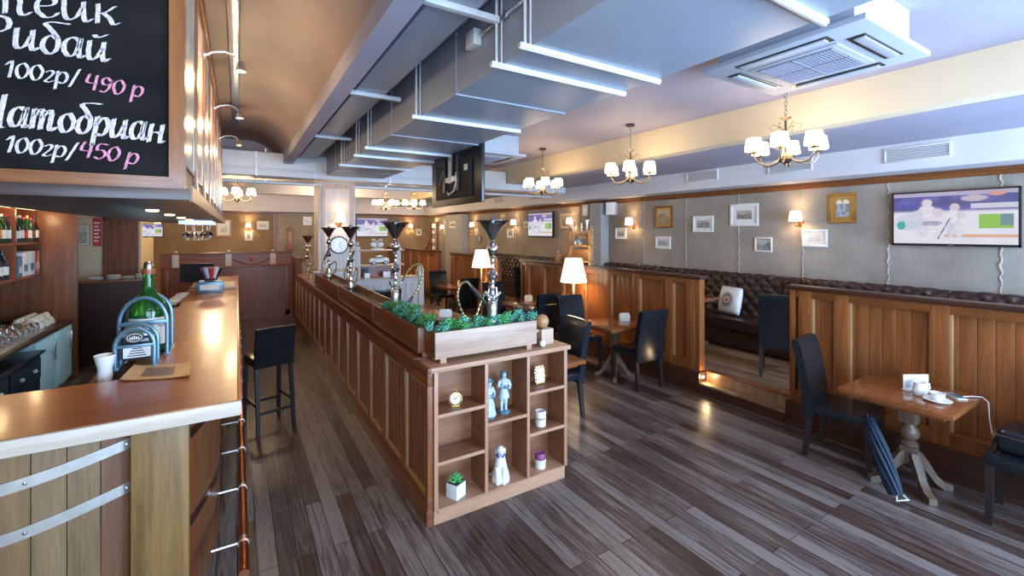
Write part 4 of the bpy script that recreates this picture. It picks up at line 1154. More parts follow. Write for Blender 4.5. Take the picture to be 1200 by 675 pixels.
# ------------------------------------------------------------------ hookahs standing in the planters
def hookah(x, y, z, rz, label, hose, sc=1.0):
    t = thing('hookah', label, 'hookah', (x, y, z), rz, 'silver hookahs on the divider')
    MB().lathe([(0, 0), (.048, 0), (.05, .01), (.036, .02), (.034, .045), (.042, .06), (.042, .075), (.036, .085), (.038, .14), (.04, .18), (.036, .2), (.028, .215), (0, .215)], n=22).build('base_vase', M['steel'], t)
    m = MB().lathe([(0, .215), (.022, .215), (.03, .225), (.022, .235), (.016, .25), (.025, .262), (.016, .275), (.015, .31), (.02, .32), (.015, .33), (.014, .35), (.024, .36), (.012, .372), (.03, .39), (.04, .41), (.042, .425), (.03, .445), (.013, .46), (.018, .47), (.012, .48), (.012, .52), (.018, .53), (.014, .55), (.02, .56), (.012, .575), (.03, .595), (.043, .615), (.044, .63), (.032, .655), (.013, .675), (.018, .685), (.012, .70), (.016, .715), (.011, .725), (0, .725)], n=20)
    m.build('stem', M['chrome'], t)
    # wide bowl funnel with a tip
    m = MB().shell([(.012, .69), (.03, .715), (.055, .76), (.082, .80), (.105, .83), (.132, .842), (.133, .846), (.103, .837), (.078, .808), (.05, .765), (.012, .73)], n=32)
    m.build('wind_cover', M['darkchrome'], t)
    MB().lathe([(0, .72), (.026, .73), (.034, .78), (.03, .83), (.015, .845), (.02, .855), (.012, .87), (0, .872)], n=16).build('bowl', M['bluegrey'], t)
    # hose port and tray ornaments
    m = MB().tube([(0, 0, .245), (.045, 0, .262), (.07, 0, .285)], [.014, .012, .015], 8).tube([(0, 0, .245), (-.04, 0, .262), (-.06, 0, .30)], [.012, .011, .012], 8)
    m.build('hose_port', M['chrome'], t)
    for a in (PI/2, -PI/2):
        MB().tube([(.02*math.cos(a), .02*math.sin(a), .34), (.06*math.cos(a), .06*math.sin(a), .33), (.07*math.cos(a), .07*math.sin(a), .25), (.05*math.cos(a), .05*math.sin(a), .19)], .005, 6).build('side_scroll', M['chrome'], t)
    # hose: pale pipe with dark wound rings
    pts = [V(p) for p in hose]
    dense = []
    for k in range(len(pts)-1):
        p0, p1, p2, p3 = pts[max(k-1, 0)], pts[k], pts[k+1], pts[min(k+2, len(pts)-1)]
        for j in range(8):
            q = j/8
            dense.append(.5*((2*p1)+(-p0+p2)*q+(2*p0-5*p1+4*p2-p3)*q*q+(-p0+3*p1-3*p2+p3)*q**3))
    dense.append(pts[-1])
    h = MB().tube(dense, .0095, 8).build('hose', M['gold'], t)
    m = MB()
    for k in range(1, len(dense)-1):
        if k % 2 == 0: m.tube([dense[k], dense[k].lerp(dense[k+1], .75)], .0112, 8)
    m.build('hose_winding', M['black'], h)
    d = (pts[-1]-pts[-2]).normalized()
    m = MB().tube([pts[-1]-d*.02, pts[-1]+d*.06, pts[-1]+d*.2], [.014, .02, .012], 10); m.build('mouthpiece', M['black'], t)
    MB().tube([pts[-1]+d*.2, pts[-1]+d*.23], [.009, .007], 8).build('tip', M['steel'], t)
    return t
big = [(-.06, 0, .30), (-.09, .02, .22), (-.14, .03, .10), (-.23, .03, .13), (-.285, .02, .26), (-.265, .02, .36), (-.21, .02, .38), (-.165, .02, .33)]
hookah(1.68, 3.0, 1.245, 0, 'tall silver hookah nearest, in the pale front planter, striped hose looped at its left', big)
hookah(1.24, 4.05, 1.245, .3, 'tall silver hookah at the far end of the greenery in the side planter',
       [(.07, 0, .285), (.12, .02, .34), (.2, .03, .42), (.3, .03, .44), (.33, .02, .36), (.28, .02, .22), (.2, .02, .12)])
hookah(1.24, 5.95, 1.225, .6, 'silver hookah in the bare planter just left of the clock on the column'.replace('left', 'right'),
       [(.07, 0, .285), (.11, 0, .30), (.13, 0, .24), (.1, 0, .15), (.0, -.06, .14), (-.09, 0, .2), (-.09, 0, .3), (-.05, 0, .36)])
hookah(1.24, 7.55, 1.225, .2, 'silver hookah just left of the clock, in front of the column',
       [(.07, 0, .285), (.11, 0, .30), (.12, 0, .22), (.06, -.05, .12), (-.08, -.03, .14), (-.11, 0, .25), (-.07, 0, .34)])
hookah(1.2, 9.7, 1.085, .2, 'silver hookah farthest back, half hidden by the left edge of the column',
       [(.07, 0, .285), (.11, 0, .30), (.12, 0, .22), (.06, -.05, .12), (-.08, -.03, .14), (-.11, 0, .25), (-.07, 0, .34)])

# ------------------------------------------------------------------ ornaments on and in the display shelf
t = thing('wooden_ornament', 'pale wooden cube with a polished wooden ball on the shelf top', 'ornament', (2.16, 3.0, 1.08), .06)
MB().box(-.062, .062, -.062, .062, .0, .125, .004).build('cube', M['paleoak'], t)
MB().box(-.11, -.02, -.03, .08, .10, .125, .003).build('lip', M['oakx'], t)
MB().ball((-.01, 0, .181), .057, 22).build('ball', M['ball'], t)
t = thing('golf_ball', 'small white dimpled ball beside the wooden cube on the shelf top', 'ball', (2.083, 2.9, 1.08))
MB().ball((0, 0, .028), .028, 16).build('ball_body', M['white'], t)
m = MB()
for k in range(40):
    ph = math.acos(1-2*(k+.5)/40); th = k*2.4
    m.ball((.0275*math.sin(ph)*math.cos(th), .0275*math.sin(ph)*math.sin(th), .028+.0275*math.cos(ph)), .0022, 6)
m.build('dimple', M['teal'], t)
t = thing('mantel_clock', 'small round gold desk clock in the upper left niche', 'clock', (1.335, 2.93, .749), -.3)
Tx = Matrix.Translation((0, 0, .052)) @ Matrix.Rotation(PI/2, 4, 'X')
MB().lathe([(0, -.015), (.05, -.015), (.054, 0), (.05, .012), (.038, .014), (.036, .006), (0, .006)], n=28, M4=Tx).build('case', M['gold'], t)
MB().lathe([(0, .006), (.036, .006), (.036, .009), (0, .009)], n=24, M4=Tx).build('dial', M['paper'], t)
MB().tube([(0, -.011, .052), (.012, -.011, .07)], .002, 5).tube([(0, -.011, .052), (-.018, -.011, .058)], .002, 5).build('hand', M['black'], t)
m = MB().tube([(.012*math.cos(a), 0, .112+.012*math.sin(a)) for a in [2*PI*k/12 for k in range(12)]], .0025, 5, True); m.build('ring', M['gold'], t)
m = MB().box(-.03, .03, -.018, .018, 0, .008, .002); m.build('base', M['gold'], t)

def statuette(x, y, z, label, male, rz=0):
    t = thing('statuette', label, 'statuette', (x, y, z), rz)
    MB().lathe([(0, 0), (.045, 0), (.048, .012), (.04, .02), (0, .02)], n=20).build('base', M['teal'], t)
    m = MB()
    if male:
        for s in (-1, 1): m.tube([(s*.018, 0, .018), (s*.017, .003, .08), (s*.015, 0, .145)], [.010, .014, .018], 8)
        m.lathe([(0, .12), (.044, .12), (.04, .15), (.026, .19), (.036, .235), (.036, .255), (.018, .27), (0, .272)], n=16)
        m.tube([(.034, 0, .25), (.052, -.005, .205), (.03, -.035, .19)], [.014, .012, .009], 8).tube([(-.034, 0, .25), (-.05, -.015, .21), (-.022, -.04, .225)], [.014, .012, .009], 8)
    else:
        m.lathe([(0, .018), (.05, .018), (.046, .05), (.036, .1), (.022, .165), (.03, .20), (.032, .222), (.014, .235), (0, .236)], n=18)
        m.tube([(.028, 0, .22), (.045, -.01, .175), (.018, -.035, .16)], [.012, .010, .008], 8).tube([(-.028, 0, .22), (-.045, -.01, .175), (-.012, -.037, .165)], [.012, .010, .008], 8)
        for k in range(8):
            a = k*PI/4; m.tube([(.047*math.cos(a), .047*math.sin(a), .02), (.03*math.cos(a), .03*math.sin(a), .12)], .006, 5)
    h = .292 if male else .258
    m.tube([(0, 0, h-.03), (0, 0, h-.015)], .011, 8).ball((0, -.002, h), .021, 12, (.85, 1, 1.15)).ball((0, -.023, h-.002), .004, 6)
    m.build('body', M['porcelain'], t)
    m = MB().ball((0, .005, h+.008), .025, 12, (.95, 1, .95))
    if male: m.tube([(0, .02, h+.01), (0, .025, h-.04), (0, .02, h-.07)], [.018, .02, .008], 8)
    else: m.lathe([(0, 0), (.036, 0), (.036, .004), (.02, .006), (.018, .024), (0, .026)], (0, 0, h+.012), 16)
    m.build('hair', M['teal'], t)
    m = MB().ball((0, -.04, h-.085 if male else .165), .013, 8, (1.4, .8, 1.2)); m.build('held_object', M['teal'], t)
statuette(1.615, 2.935, .604, 'blue-white statuette of a lady in a long dress, left in the middle niche', False, .2)
statuette(1.755, 2.955, .604, 'taller blue-white statuette of a man in a frock coat, right in the middle niche', True, -.1)
# ornate gilt frame
t = thing('ornate_frame', 'small ornate gilded photo frame leaning in the upper right niche', 'picture frame', (2.10, 2.95, .759), .05)
m = MB()
for k in range(20):
    a = 2*PI*k/20; rx, rz_ = .045, .062
    ca, sa = math.cos(a), math.sin(a); q = max(abs(ca), abs(sa))
    m.ball((rx*ca/q, 0, .078+rz_*sa/q), .0105+.004*(k % 2), 8, (1, .6, 1))
m.move(Matrix.Rotation(-.12, 4, 'X')).build('scrolled_border', M['gold'], t)
MB().box(-.036, .036, -.004, .006, .024, .132).move(Matrix.Rotation(-.12, 4, 'X')).build('mount', M['paper'], t)
MB().lathe([(0, 0), (.014, 0), (.014, .002), (0, .002)], n=16, M4=Matrix.Rotation(-.12, 4, 'X') @ Matrix.Translation((0, -.0045, .08)) @ Matrix.Rotation(PI/2, 4, 'X')).build('portrait', M['steel'], t)
def candle(x, y, z, label, mat, top):
    t = thing('candle', label, 'candle', (x, y, z))
    MB().lathe([(0, 0), (.042, 0), (.044, .004), (.044, .07), (0, .07)], n=24).build('body', M['offwhite'], t)
    MB().lathe([(0, .0705), (.044, .0705), (.044, .112), (.04, .118), (.03, .112), (0, .11)], n=24).build('wax_top', M[top], t)
    MB().lathe([(.0445, .055), (.0465, .057), (.0465, .068), (.0445, .07)], n=24).build('ribbon', M[mat], t)
    m = MB()
    for s in (-1, 1): m.ball((s*.012, -.047, .066), .010, 8, (1.3, .5, .8))
    m.ball((0, -.048, .064), .005, 6); m.build('bow', M[mat], t)
    MB().tube([(0, 0, .105), (.002, 0, .125)], .0015, 5).build('wick', M['black'], t)
candle(2.085, 2.93, .439, 'cream candle with a ribbon in the middle right niche', 'paleoak', 'offwhite')
candle(2.075, 2.92, .108, 'cream candle with a purple top and white bow in the lower right niche', 'white', 'purple')
t = thing('dog_figurine', 'white porcelain sitting dog with a blue bow in the lower middle niche', 'figurine', (1.71, 2.93, .108), -.5)
m = MB().lathe([(0, 0), (.07, 0), (.072, .02), (.06, .07), (.045, .13), (.034, .18), (.028, .21), (0, .215)], n=20)
m.ball((0, -.02, .235), .034, 14, (.95, 1.1, 1)).tube([(0, -.03, .232), (0, -.07, .222)], [.022, .015], 8)
for s in (-1, 1):
    m.tube([(s*.026, -.04, .12), (s*.024, -.055, .06), (s*.024, -.06, .008)], [.02, .016, .014], 8).ball((s*.024, -.07, .01), .016, 8, (1, 1.4, .7))
    m.ball((s*.045, .015, .035), .035, 10, (.7, 1.3, 1))
m.tube([(0, .06, .02), (-.05, .08, .02), (-.08, .04, .018)], [.016, .013, .008], 6)
m.build('body', M['white'], t)
for s in (-1, 1): MB().ball((s*.034, -.01, .225), .014, 8, (.5, .9, 1.8)).build('ear', M['white'], t)
MB().ball((0, -.074, .226), .006, 6).build('nose', M['black'], t)
m = MB().tube([(.03*math.cos(a), -.005+.03*math.sin(a), .198) for a in [2*PI*k/14 for k in range(14)]], .006, 6, True)
for s in (-1, 1): m.ball((s*.014, -.04, .196), .012, 8, (1.2, .6, .8))
m.build('bow', M['blue'], t)
t = thing('potted_succulent', 'spiky succulent in a white cube pot in the lower left niche', 'plant', (1.335, 2.92, .108), .45)
m = MB().box(-.05, .05, -.05, .05, 0, .1, .004); m.build('pot', M['white'], t)
MB().box(-.044, .044, -.044, .044, .099, .1025).build('soil', M['plinth'], t)
m = MB()
for k in range(26):
    a = k*2.4; el = .25+1.2*k/26; L = .065
    d = V((math.cos(a)*math.cos(el), math.sin(a)*math.cos(el), math.sin(el)))
    m.tube([V((0, 0, .1))+d*.005, V((0, 0, .1))+d*L*.5, V((0, 0, .1))+d*L], [.006, .009, .001], 5)
m.build('leaves', M['leaf'], t)

# ------------------------------------------------------------------ bar counter
t = thing('bar_counter', 'long L-shaped wooden bar counter with barrel-stave front', 'bar counter', (-.4, 5, 0))
ZT = 1.1
poly = [(-2.45, 2.78), (.02, 2.78), (.02, 7.12), (-.60, 7.12), (-.60, 3.56), (-2.45, 3.56)]
m = MB(True).prism([(-2.45, 2.80), (.0, 2.80), (.0, 3.56), (-2.45, 3.56)], 'z', ZT-.02, ZT); m.build('top_near', M['bartopx'], t)
MB(True).box(-.60, .0, 3.561, 7.12, ZT-.02, ZT).build('top_long', M['bartop'], t)
MB(True).box(-.66, .0, 7.122, 10.9, ZT-.035, ZT-.012, .004).build('top_far', M['bartop'], t)
MB(True).box(-2.45, .02, 2.77, 2.80, ZT-.075, ZT, .006).build('front_edge', M['baredge_lit'], t)  # whitish wood: window light on the edge put into its colour
MB(True).box(.0, .02, 2.80, 10.9, ZT-.075, ZT, .006).build('side_edge', M['bartop'], t)
MB(True).box(-2.45, .0, 2.80, 3.55, ZT-.07, ZT-.02).box(-.59, .0, 3.55, 10.88, ZT-.07, ZT-.036).build('top_core', M['bartopx'], t)
MB(True).box(-2.45, -.22, 3.36, 3.48, 0, ZT-.07).box(-.52, -.3, 3.48, 10.85, 0, ZT-.07).build('carcass', M['mahog'], t)
# barrel staves, near face: gently bowed in plan between the posts
rnd = random.Random(11)
def bowed(x0, x1, n, fy, name='stave'):
    for k in range(n):
        a, b = x0+(x1-x0)*k/n, x0+(x1-x0)*(k+1)/n
        ya, yb = fy(a), fy(b)
        m = MB(True).prism([(a+.002, ya), (b-.002, yb), (b-.002, yb+.03), (a+.002, ya+.03)], 'z', 0, ZT-.075)
        m.build(name, M[['stave', 'stave2', 'stave', 'stave2', 'stave'][(k*7+2) % 5] if k < n-1 else 'stave3'], t)
XA, XB = -1.55, -.455
bowf = lambda x: 2.935-.15*math.sin(PI*max(0, min(1, (x-XA)/(XB-XA))))
bowed(XA, XB, 10, bowf)
bowed(-2.45, XA-.22, 7, lambda x: 2.935-.06*math.sin(PI*(x+2.45)/.68))
MB(True).box(XA-.215, XA-.002, 2.87, 2.93, 0, ZT-.075).build('corner_board', M['cornerpost'], t)
MB(True).box(-.45, -.215, 2.87, 2.93, 0, ZT-.075, .004).build('corner_board', M['cornerpost'], t)
# steel bands with rivets
for z in (.935, .715):
    m = MB(True); n = 24
    A = []
    for k in range(n+1):
        x = XA+(XB-XA)*k/n; y = bowf(x)-.008
        zs = z-.055*math.sin(PI*k/n); A.append([m.b.verts.new((x, y, zs-.026)), m.b.verts.new((x, y, zs+.026)), m.b.verts.new((x, y+.012, zs+.026)), m.b.verts.new((x, y+.012, zs-.026))])
    for p, q in zip(A, A[1:]):
        for j in range(4): m.face([p[j], p[(j+1) % 4], q[(j+1) % 4], q[j]])
    bd = m.build('hoop', M['band'], t)
    for x in (XB-.02, -.80, -1.2):
        MB(True).ball((x, bowf(x)-.008, z-.055*math.sin(PI*(x-XA)/(XB-XA))), .009, 8, (1, .6, 1)).build('rivet', M['steel'], bd)
# side face (towards the aisle): a run of bowed stave bays
ys = [2.93, 4.35, 4.5, 5.95, 6.1, 7.6, 7.75, 9.2, 9.35, 10.8]
for q in range(0, len(ys), 2):
    y0, y1 = ys[q], ys[q+1]
    fx = lambda y: -.215+.115*math.sin(PI*(y-y0)/(y1-y0))
    n = 10
    for k in range(n):
        a, b = y0+(y1-y0)*k/n, y0+(y1-y0)*(k+1)/n
        m = MB(True).prism([(fx(a)-.03, a+.003), (fx(a), a+.003), (fx(b), b-.003), (fx(b)-.03, b-.003)], 'z', 0, ZT-.075)
        m.build('stave', M['stave3' if k % 2 else 'mahog'], t)
    for z in (.92, .45):
        m = MB(True); A = []
        for k in range(17):
            y = y0+(y1-y0)*k/16; x = fx(y)+.008
            A.append([m.b.verts.new((x, y, z-.024)), m.b.verts.new((x, y, z+.024)), m.b.verts.new((x-.012, y, z+.024)), m.b.verts.new((x-.012, y, z-.024))])
        for p, r in zip(A, A[1:]):
            for j in range(4): m.face([p[j], p[(j+1) % 4], r[(j+1) % 4], r[j]])
        m.build('hoop', M['darkchrome'], t)
    if q: MB(True).box(-.26, -.2, ys[q-1], y0, 0, ZT-.075).build('corner_board', M['cornerpost'], t)
# foot rail
t = thing('foot_rail', 'copper tube foot rail on brackets along the bar', 'rail', (.03, 6, .25))
MB(True).cyl((.03, 2.62, .27), (.03, 10.8, .27), .024, n=16).build('tube', M['copper'], t)
for k in range(12):
    y = 2.9+k*.62
    m = MB(True).lathe([(.0, -.02), (.029, -.02), (.031, 0), (.029, .02), (0, .02)], (.03, y, .27), 14, 'y').tube([(.03, y, .27), (-.03, y+.005, .268), (-.12, y+.01, .265)], .009, 8)
    m.build('bracket', M['steel'], t)

# bar stool
t = thing('bar_stool', 'dark leather bar stool with a low back beside the bar', 'bar stool', (.27, 5.22, 0), .26)
MB().box(-.20, .20, -.2, .2, .70, .79, .03).build('seat', M['leather'], t)
m = MB()
def bkf(s):
    return lambda u, v: (-.2+.4*u, -.19-.03*v-.03*v*v+.012*(1-(2*u-1)**2)+s*.028, .70+.42*v)
m.grid(8, 8, bkf(1)); m.grid(8, 8, bkf(-1))
per = [(i/8, 0) for i in range(8)]+[(1, j/8) for j in range(8)]+[(1-i/8, 1) for i in range(8)]+[(0, 1-j/8) for j in range(9)]
A = m.vs([bkf(1)(*p) for p in per]); Bq = m.vs([bkf(-1)(*p) for p in per])
for k in range(len(per)-1): m.face([A[k], A[k+1], Bq[k+1], Bq[k]])
bmesh.ops.remove_doubles(m.b, verts=m.b.verts[:], dist=.0004)
bk = m.build('backrest', M['leather'], t, sharp=.7)
MB().tube([bkf(-1)(.5, j/8) for j in range(9)], .003, 5).build('seam', M['darkchrome'], bk)
for sx in (-1, 1):
    MB().leg((sx*.185, -.27, 0), (sx*.175, -.185, .71), .032, .042).build('leg', M['chairleg'], t)
    MB().leg((sx*.185, .2, 0), (sx*.175, .17, .71), .032, .042).build('leg', M['chairleg'], t)
t.scale = (.9, .92, .94)
for z in (.24,):
    MB().box(-.18, .18, -.252, -.23, z-.015, z+.015).build('stretcher', M['chairleg'], t)
    MB().box(-.18, .18, .178, .2, z-.015, z+.015).build('stretcher', M['chairleg'], t)
for sx in (-1, 1): MB().box(sx*.182-.011, sx*.182+.011, -.23, .19, .30, .33).build('stretcher', M['chairleg'], t)

# ------------------------------------------------------------------ things on the bar
t = thing('menu_card', 'kraft paper menu lying on the near corner of the bar', 'menu', (-.45, 3.62, 1.1))
m = MB(True); P = [(-.60, 3.50), (-.25, 3.38), (-.27, 3.72), (-.585, 3.84)]
def quad(z0, curl):
    def f(u, v):
        a = V((*P[0], 0)).lerp(V((*P[1], 0)), u); b = V((*P[3], 0)).lerp(V((*P[2], 0)), u); p = a.lerp(b, v)
        return (p.x, p.y, 1.1+z0+curl*(abs(2*u-1)**3)*.012)
    return f
m.grid(12, 4, quad(.001, 1)); m.grid(12, 4, quad(.006, 1)); m.build('cover', M['kraft'], t)
m = MB(True).grid(6, 3, lambda u, v: (*(V((*P[0], 0)).lerp(V((*P[1], 0)), .15+.7*u).lerp(V((*P[3], 0)).lerp(V((*P[2], 0)), .15+.7*u), .2+.6*v)).to_2d(), 1.1075)); m.build('printed_block', M['stave'], t)
def cradle(x, y, z, w, h, label, mat='bluegrey', rz=0, emblem=True, d0=-.06, d1=.10):
    t = thing('bottle_cradle', label, 'cradle', (x, y, z), rz)
    for yy in (d0, d1):
        m = MB(); pts = [(-w/2, yy, .005), (-w/2, yy, h*.55)]+[(-w/2*math.cos(a), yy, h*.55+h*.42*math.sin(a)) for a in [PI*k/12 for k in range(1, 12)]]+[(w/2, yy, h*.55), (w/2, yy, .005)]
        m.tube(pts, .013, 8); m.build('hoop', M[mat], t)
    MB().box(-w/2, w/2, d0-.012, d0+.004, h*.52, h*.59, .003).build('crossbar', M[mat], t)
    MB().box(-w/2-.02, -w/2+.02, d0-.01, d1+.02, 0, .014, .003).build('foot', M[mat], t)
    MB().box(w/2-.02, w/2+.02, d0-.01, d1+.02, 0, .014, .003).build('foot', M[mat], t)
    if emblem:
        MB().lathe([(0, 0), (.05, 0), (.05, .008), (0, .008)], n=24, M4=Matrix.Translation((0, -.062, h*.76)) @ Matrix.Rotation(PI/2, 4, 'X') @ Matrix.Diagonal((1, .7, 1, 1))).build('emblem_plate', M['black'], t)
        m = MB().tube([(.038*math.cos(a), -.072, h*.76+.025*math.sin(a)) for a in [2*PI*k/20 for k in range(20)]], .002, 4, True)
        for k in range(5): m.box(-.022+k*.011-.003, -.022+k*.011+.003, -.073, -.07, h*.76-.012, h*.76+.012-.004*abs(k-2))
        m.build('emblem', M['white'], t)
    return t
cradle(-.575, 3.86, 1.1, .20, .27, 'blue-grey arched bottle cradle with a black emblem, nearest on the bar')
t = thing('liquor_bottle', 'large square clear and dark bottle lying in the nearest cradle', 'bottle', (-.575, 3.93, 1.1))
MB().box(-.075, .075, -.05, .09, .035, .19, .02).build('body', M['darkglass'], t)
MB().box(-.072, .072, -.0525, -.05, .055, .13).build('label', M['white'], t)
m = MB()
for k in range(4): m.box(-.05+.008*k, .05-.008*k, -.0535, -.0525, .065+.016*k, .072+.016*k)
m.build('label_print', M['black'], t)
MB().tube([(0, .09, .12), (0, .13, .14), (0, .17, .17)], [.04, .02, .018], 12).build('neck', M['darkglass'], t)
MB().box(-.08, .08, -.055, .095, .192, .215, .006).build('top_tray', M['steel'], t)
cradle(-.575, 4.26, 1.1, .27, .44, 'blue-grey arched cradle behind, around the green bottle', emblem=False, d0=-.14, d1=.14)
t = thing('liquor_bottle', 'big green glass bottle with a cream label standing in the rear cradle', 'bottle', (-.565, 4.26, 1.1))
MB().lathe([(0, .02), (.105, .02), (.115, .035), (.115, .30), (.105, .36), (.07, .42), (.042, .46), (.034, .5), (.036, .60), (.04, .60), (.04, .625), (0, .625)], n=32).build('body', M['greenglass'], t)
MB().lathe([(0, .622), (.03, .622), (.031, .67), (.026, .678), (0, .678)], n=20).build('cap', M['darkchrome'], t)
MB().lathe([(.0425, .585), (.043, .59), (.043, .622), (.0425, .626)], n=20).build('neck_foil', M['redwood'], t)
MB().shell([(.1165, .07), (.1165, .27)], n=48).build('label', M['paper'], t)
me = text_mesh('JAMESON', width=.2, height=.045, depth=.0008)
for v in me.vertices:
    a = (v.co.x-.1)/.118-PI/2+.42
    v.co = V((.1175*math.cos(a), .1175*math.sin(a), .2+v.co.y))
me.materials.clear(); me.materials.append(M['mahog']); o = bpy.data.objects.new('label_lettering', me); COL.objects.link(o); o.parent = t
MB().lathe([(.0, .0), (.12, 0), (.12, .02), (0, .02)], n=28).build('stand', M['black'], t)
t = thing('cup', 'white plastic tumbler at the inner edge of the bar, left of the cradle', 'cup', (-.715, 3.76, 1.05))
MB().lathe([(0, 0), (.034, 0), (.04, .03), (.036, .08), (.055, .17), (.051, .17), (.032, .08), (0, .01)], n=22).build('body', M['white'], t)
t = thing('cup', 'small white cup by the cradle foot on the bar', 'cup', (-.72, 4.1, 1.05))
cup(t, (0, 0, 0), .04, .08)
# inner lower worktop with sink
t = thing('bar_worktop', 'lower dark worktop along the inside of the bar', 'worktop', (-.75, 5.3, 0))
MB(True).box(-.80, -.605, 3.57, 8.6, 1.01, 1.05, .004).build('top', M['plinth'], t)
MB(True).box(-.78, -.62, 3.62, 8.55, .0, 1.01).build('body', M['mahog'], t)
for k, (y, x) in enumerate(((5.1, -.67), (5.35, -.73), (5.6, -.67), (5.85, -.73), (6.2, -.67), (6.5, -.73))):
    t = thing('glass_bowl', '%s upturned glass from the green bottle on the inner worktop' % ORD[k], 'glass', (x, y, 1.05), 0, 'glasses on the inner worktop')
    MB().lathe([(0, 0), (.05, 0), (.055, .05), (.045, .1), (.012, .12), (.01, .17), (.035, .18), (0, .182)], n=18).build('bowl', M['glass'], t)
for k in range(5):
    t = thing('saucer_stack', '%s stack of white saucers from the left at the inner bar beyond the bottle' % ORD[k], 'saucers', (-.71+.012*k, 7.2+.2*k, 1.05), 0, 'saucer stacks beyond the bottle')
    MB().lathe([(0, 0), (.04, 0), (.07, .015), (.07, .03), (.045, .035), (.07, .05), (.07, .065), (0, .06)], n=18).build('saucers', M['white'], t)
t = thing('napkin_dispenser', 'blue-grey dispenser box at the far part of the bar', 'dispenser', (-.35, 8.1, 1.088))
MB().box(-.17, .17, -.1, .1, 0, .17, .012).build('body', M['bluegrey'], t)
MB().box(-.12, .12, -.102, -.1, .05, .13).build('front', M['white'], t)
for s in (-.1, .1): MB().box(s-.03, s+.03, -.07, .05, .17, .19, .004).build('lid', M['white'], t)
t = thing('straw_cup', 'flared cup of coloured straws on the dispenser box', 'straw holder', (-.33, 8.1, 1.278))
for k, c in enumerate(('red', 'offwhite', 'blue', 'teal', 'copper', 'purple', 'fridge', 'red', 'paper', 'navy')):
    a = 2*PI*k/10
    r0, r1 = .05, .115
    MB().prism([(r0*math.cos(a), r0*math.sin(a)), (r0*math.cos(a+.62), r0*math.sin(a+.62)), (r0*.8*math.cos(a+.31), r0*.8*math.sin(a+.31))], 'z', 0, .002).tube([(r0*math.cos(a+.31), r0*math.sin(a+.31), 0), (r1*math.cos(a+.31), r1*math.sin(a+.31), .19)], [.018, .035], 8).build('straw', M[c], t)
MB().lathe([(0, 0), (.075, 0), (.08, .03), (0, .03)], n=18).build('base', M['black'], t)
t = thing('monitor', 'black till monitor at the far end of the bar', 'monitor', (-.55, 8.9, 1.088), -.2)
MB().box(-.24, .24, -.03, .02, .09, .40, .012).build('screen_case', M['black'], t)
MB().box(-.225, .225, -.032, -.03, .11, .385).build('screen', M['blackmatt'], t)
MB().box(-.03, .03, -.0, .04, .01, .2).build('neck', M['black'], t)
MB().box(-.12, .12, -.08, .1, 0, .012, .004).build('base', M['black'], t)
t = thing('tray', 'pale tray with folded papers at the far end of the bar', 'tray', (-.13, 8.9, 1.088))
MB().box(-.12, .12, -.5, .5, 0, .03, .008).build('tray_body', M['paleoak'], t)
MB().box(-.09, .08, -.4, .3, .03, .05, .004).build('papers', M['paper'], t)

# ------------------------------------------------------------------ canopy over the bar with the chalkboard sign
t = thing('bar_canopy', 'heavy wooden canopy hung over the bar with picture panels on its side', 'canopy', (-.6, 5, 2.14))
MB(True).box(-1.02, -.16, 2.24, 7.85, 2.13, 2.175, .004).build('bottom_ledge', M['canopy'], t)
MB(True).box(-.165, -.155, 2.24, 7.85, 2.125, 2.19).build('side_ledge', M['canopyy'], t)
MB(True).box(-.98, -.21, 2.33, 7.85, 2.175, 3.55).build('box', M['canopyy'], t)
for k in range(9):
    y = 2.34+k*.68
    MB(True).box(-.212, -.188, y, y+.05, 2.19, 3.5, .004).build('side_stile', M['signframe'], t)
MB(True).box(-.212, -.185, 2.33, 7.85, 3.42, 3.55, .004).box(-.212, -.185, 2.33, 7.85, 2.176, 2.22, .004).build('side_rail', M['canopyy'], t)
for k in range(8):
    y = 2.42+k*.68
    m, c = pix(14, 22, .50, 1.0, [art_photo(41+k, (.1, .09, .07), (.45, .42, .36)), art_photo(51+k, (.18, .05, .04), (.5, .36, .3))][k % 2])
    m.move(Matrix.Translation((-.2, y+.27, 2.82)) @ Matrix.Rotation(PI/2, 4, 'Z'))
    m.world = True
    m.build('poster', M['print'], t, colf=c, recalc=False)
    MB(True).box(-.208, -.196, y-.0, y+.02, 2.3, 3.34).box(-.208, -.196, y+.52, y+.54, 2.3, 3.34).box(-.208, -.196, y, y+.54, 3.32, 3.34).box(-.208, -.196, y, y+.54, 2.3, 2.32).build('poster_frame', M['darkchrome'], t)
for k in range(6):
    y = 3.3+k*.78
    for x in (-.42,):
        MB(True).lathe([(.0, 0), (.028, 0), (.032, .01), (.0, .012)], (x, y, 2.12), 20).build('downlight', M['bulb'] if 0 else M['shade'], t)
    l = bpy.data.lights.new('downlight_light', 'SPOT'); l.energy = 6; l.spot_size = 1.9; l.spot_blend = .6; l.color = (1, .74, .45); l.shadow_soft_size = .05
    o = bpy.data.objects.new('downlight_light', l); COL.objects.link(o); o.location = (-.42, y, 2.1)
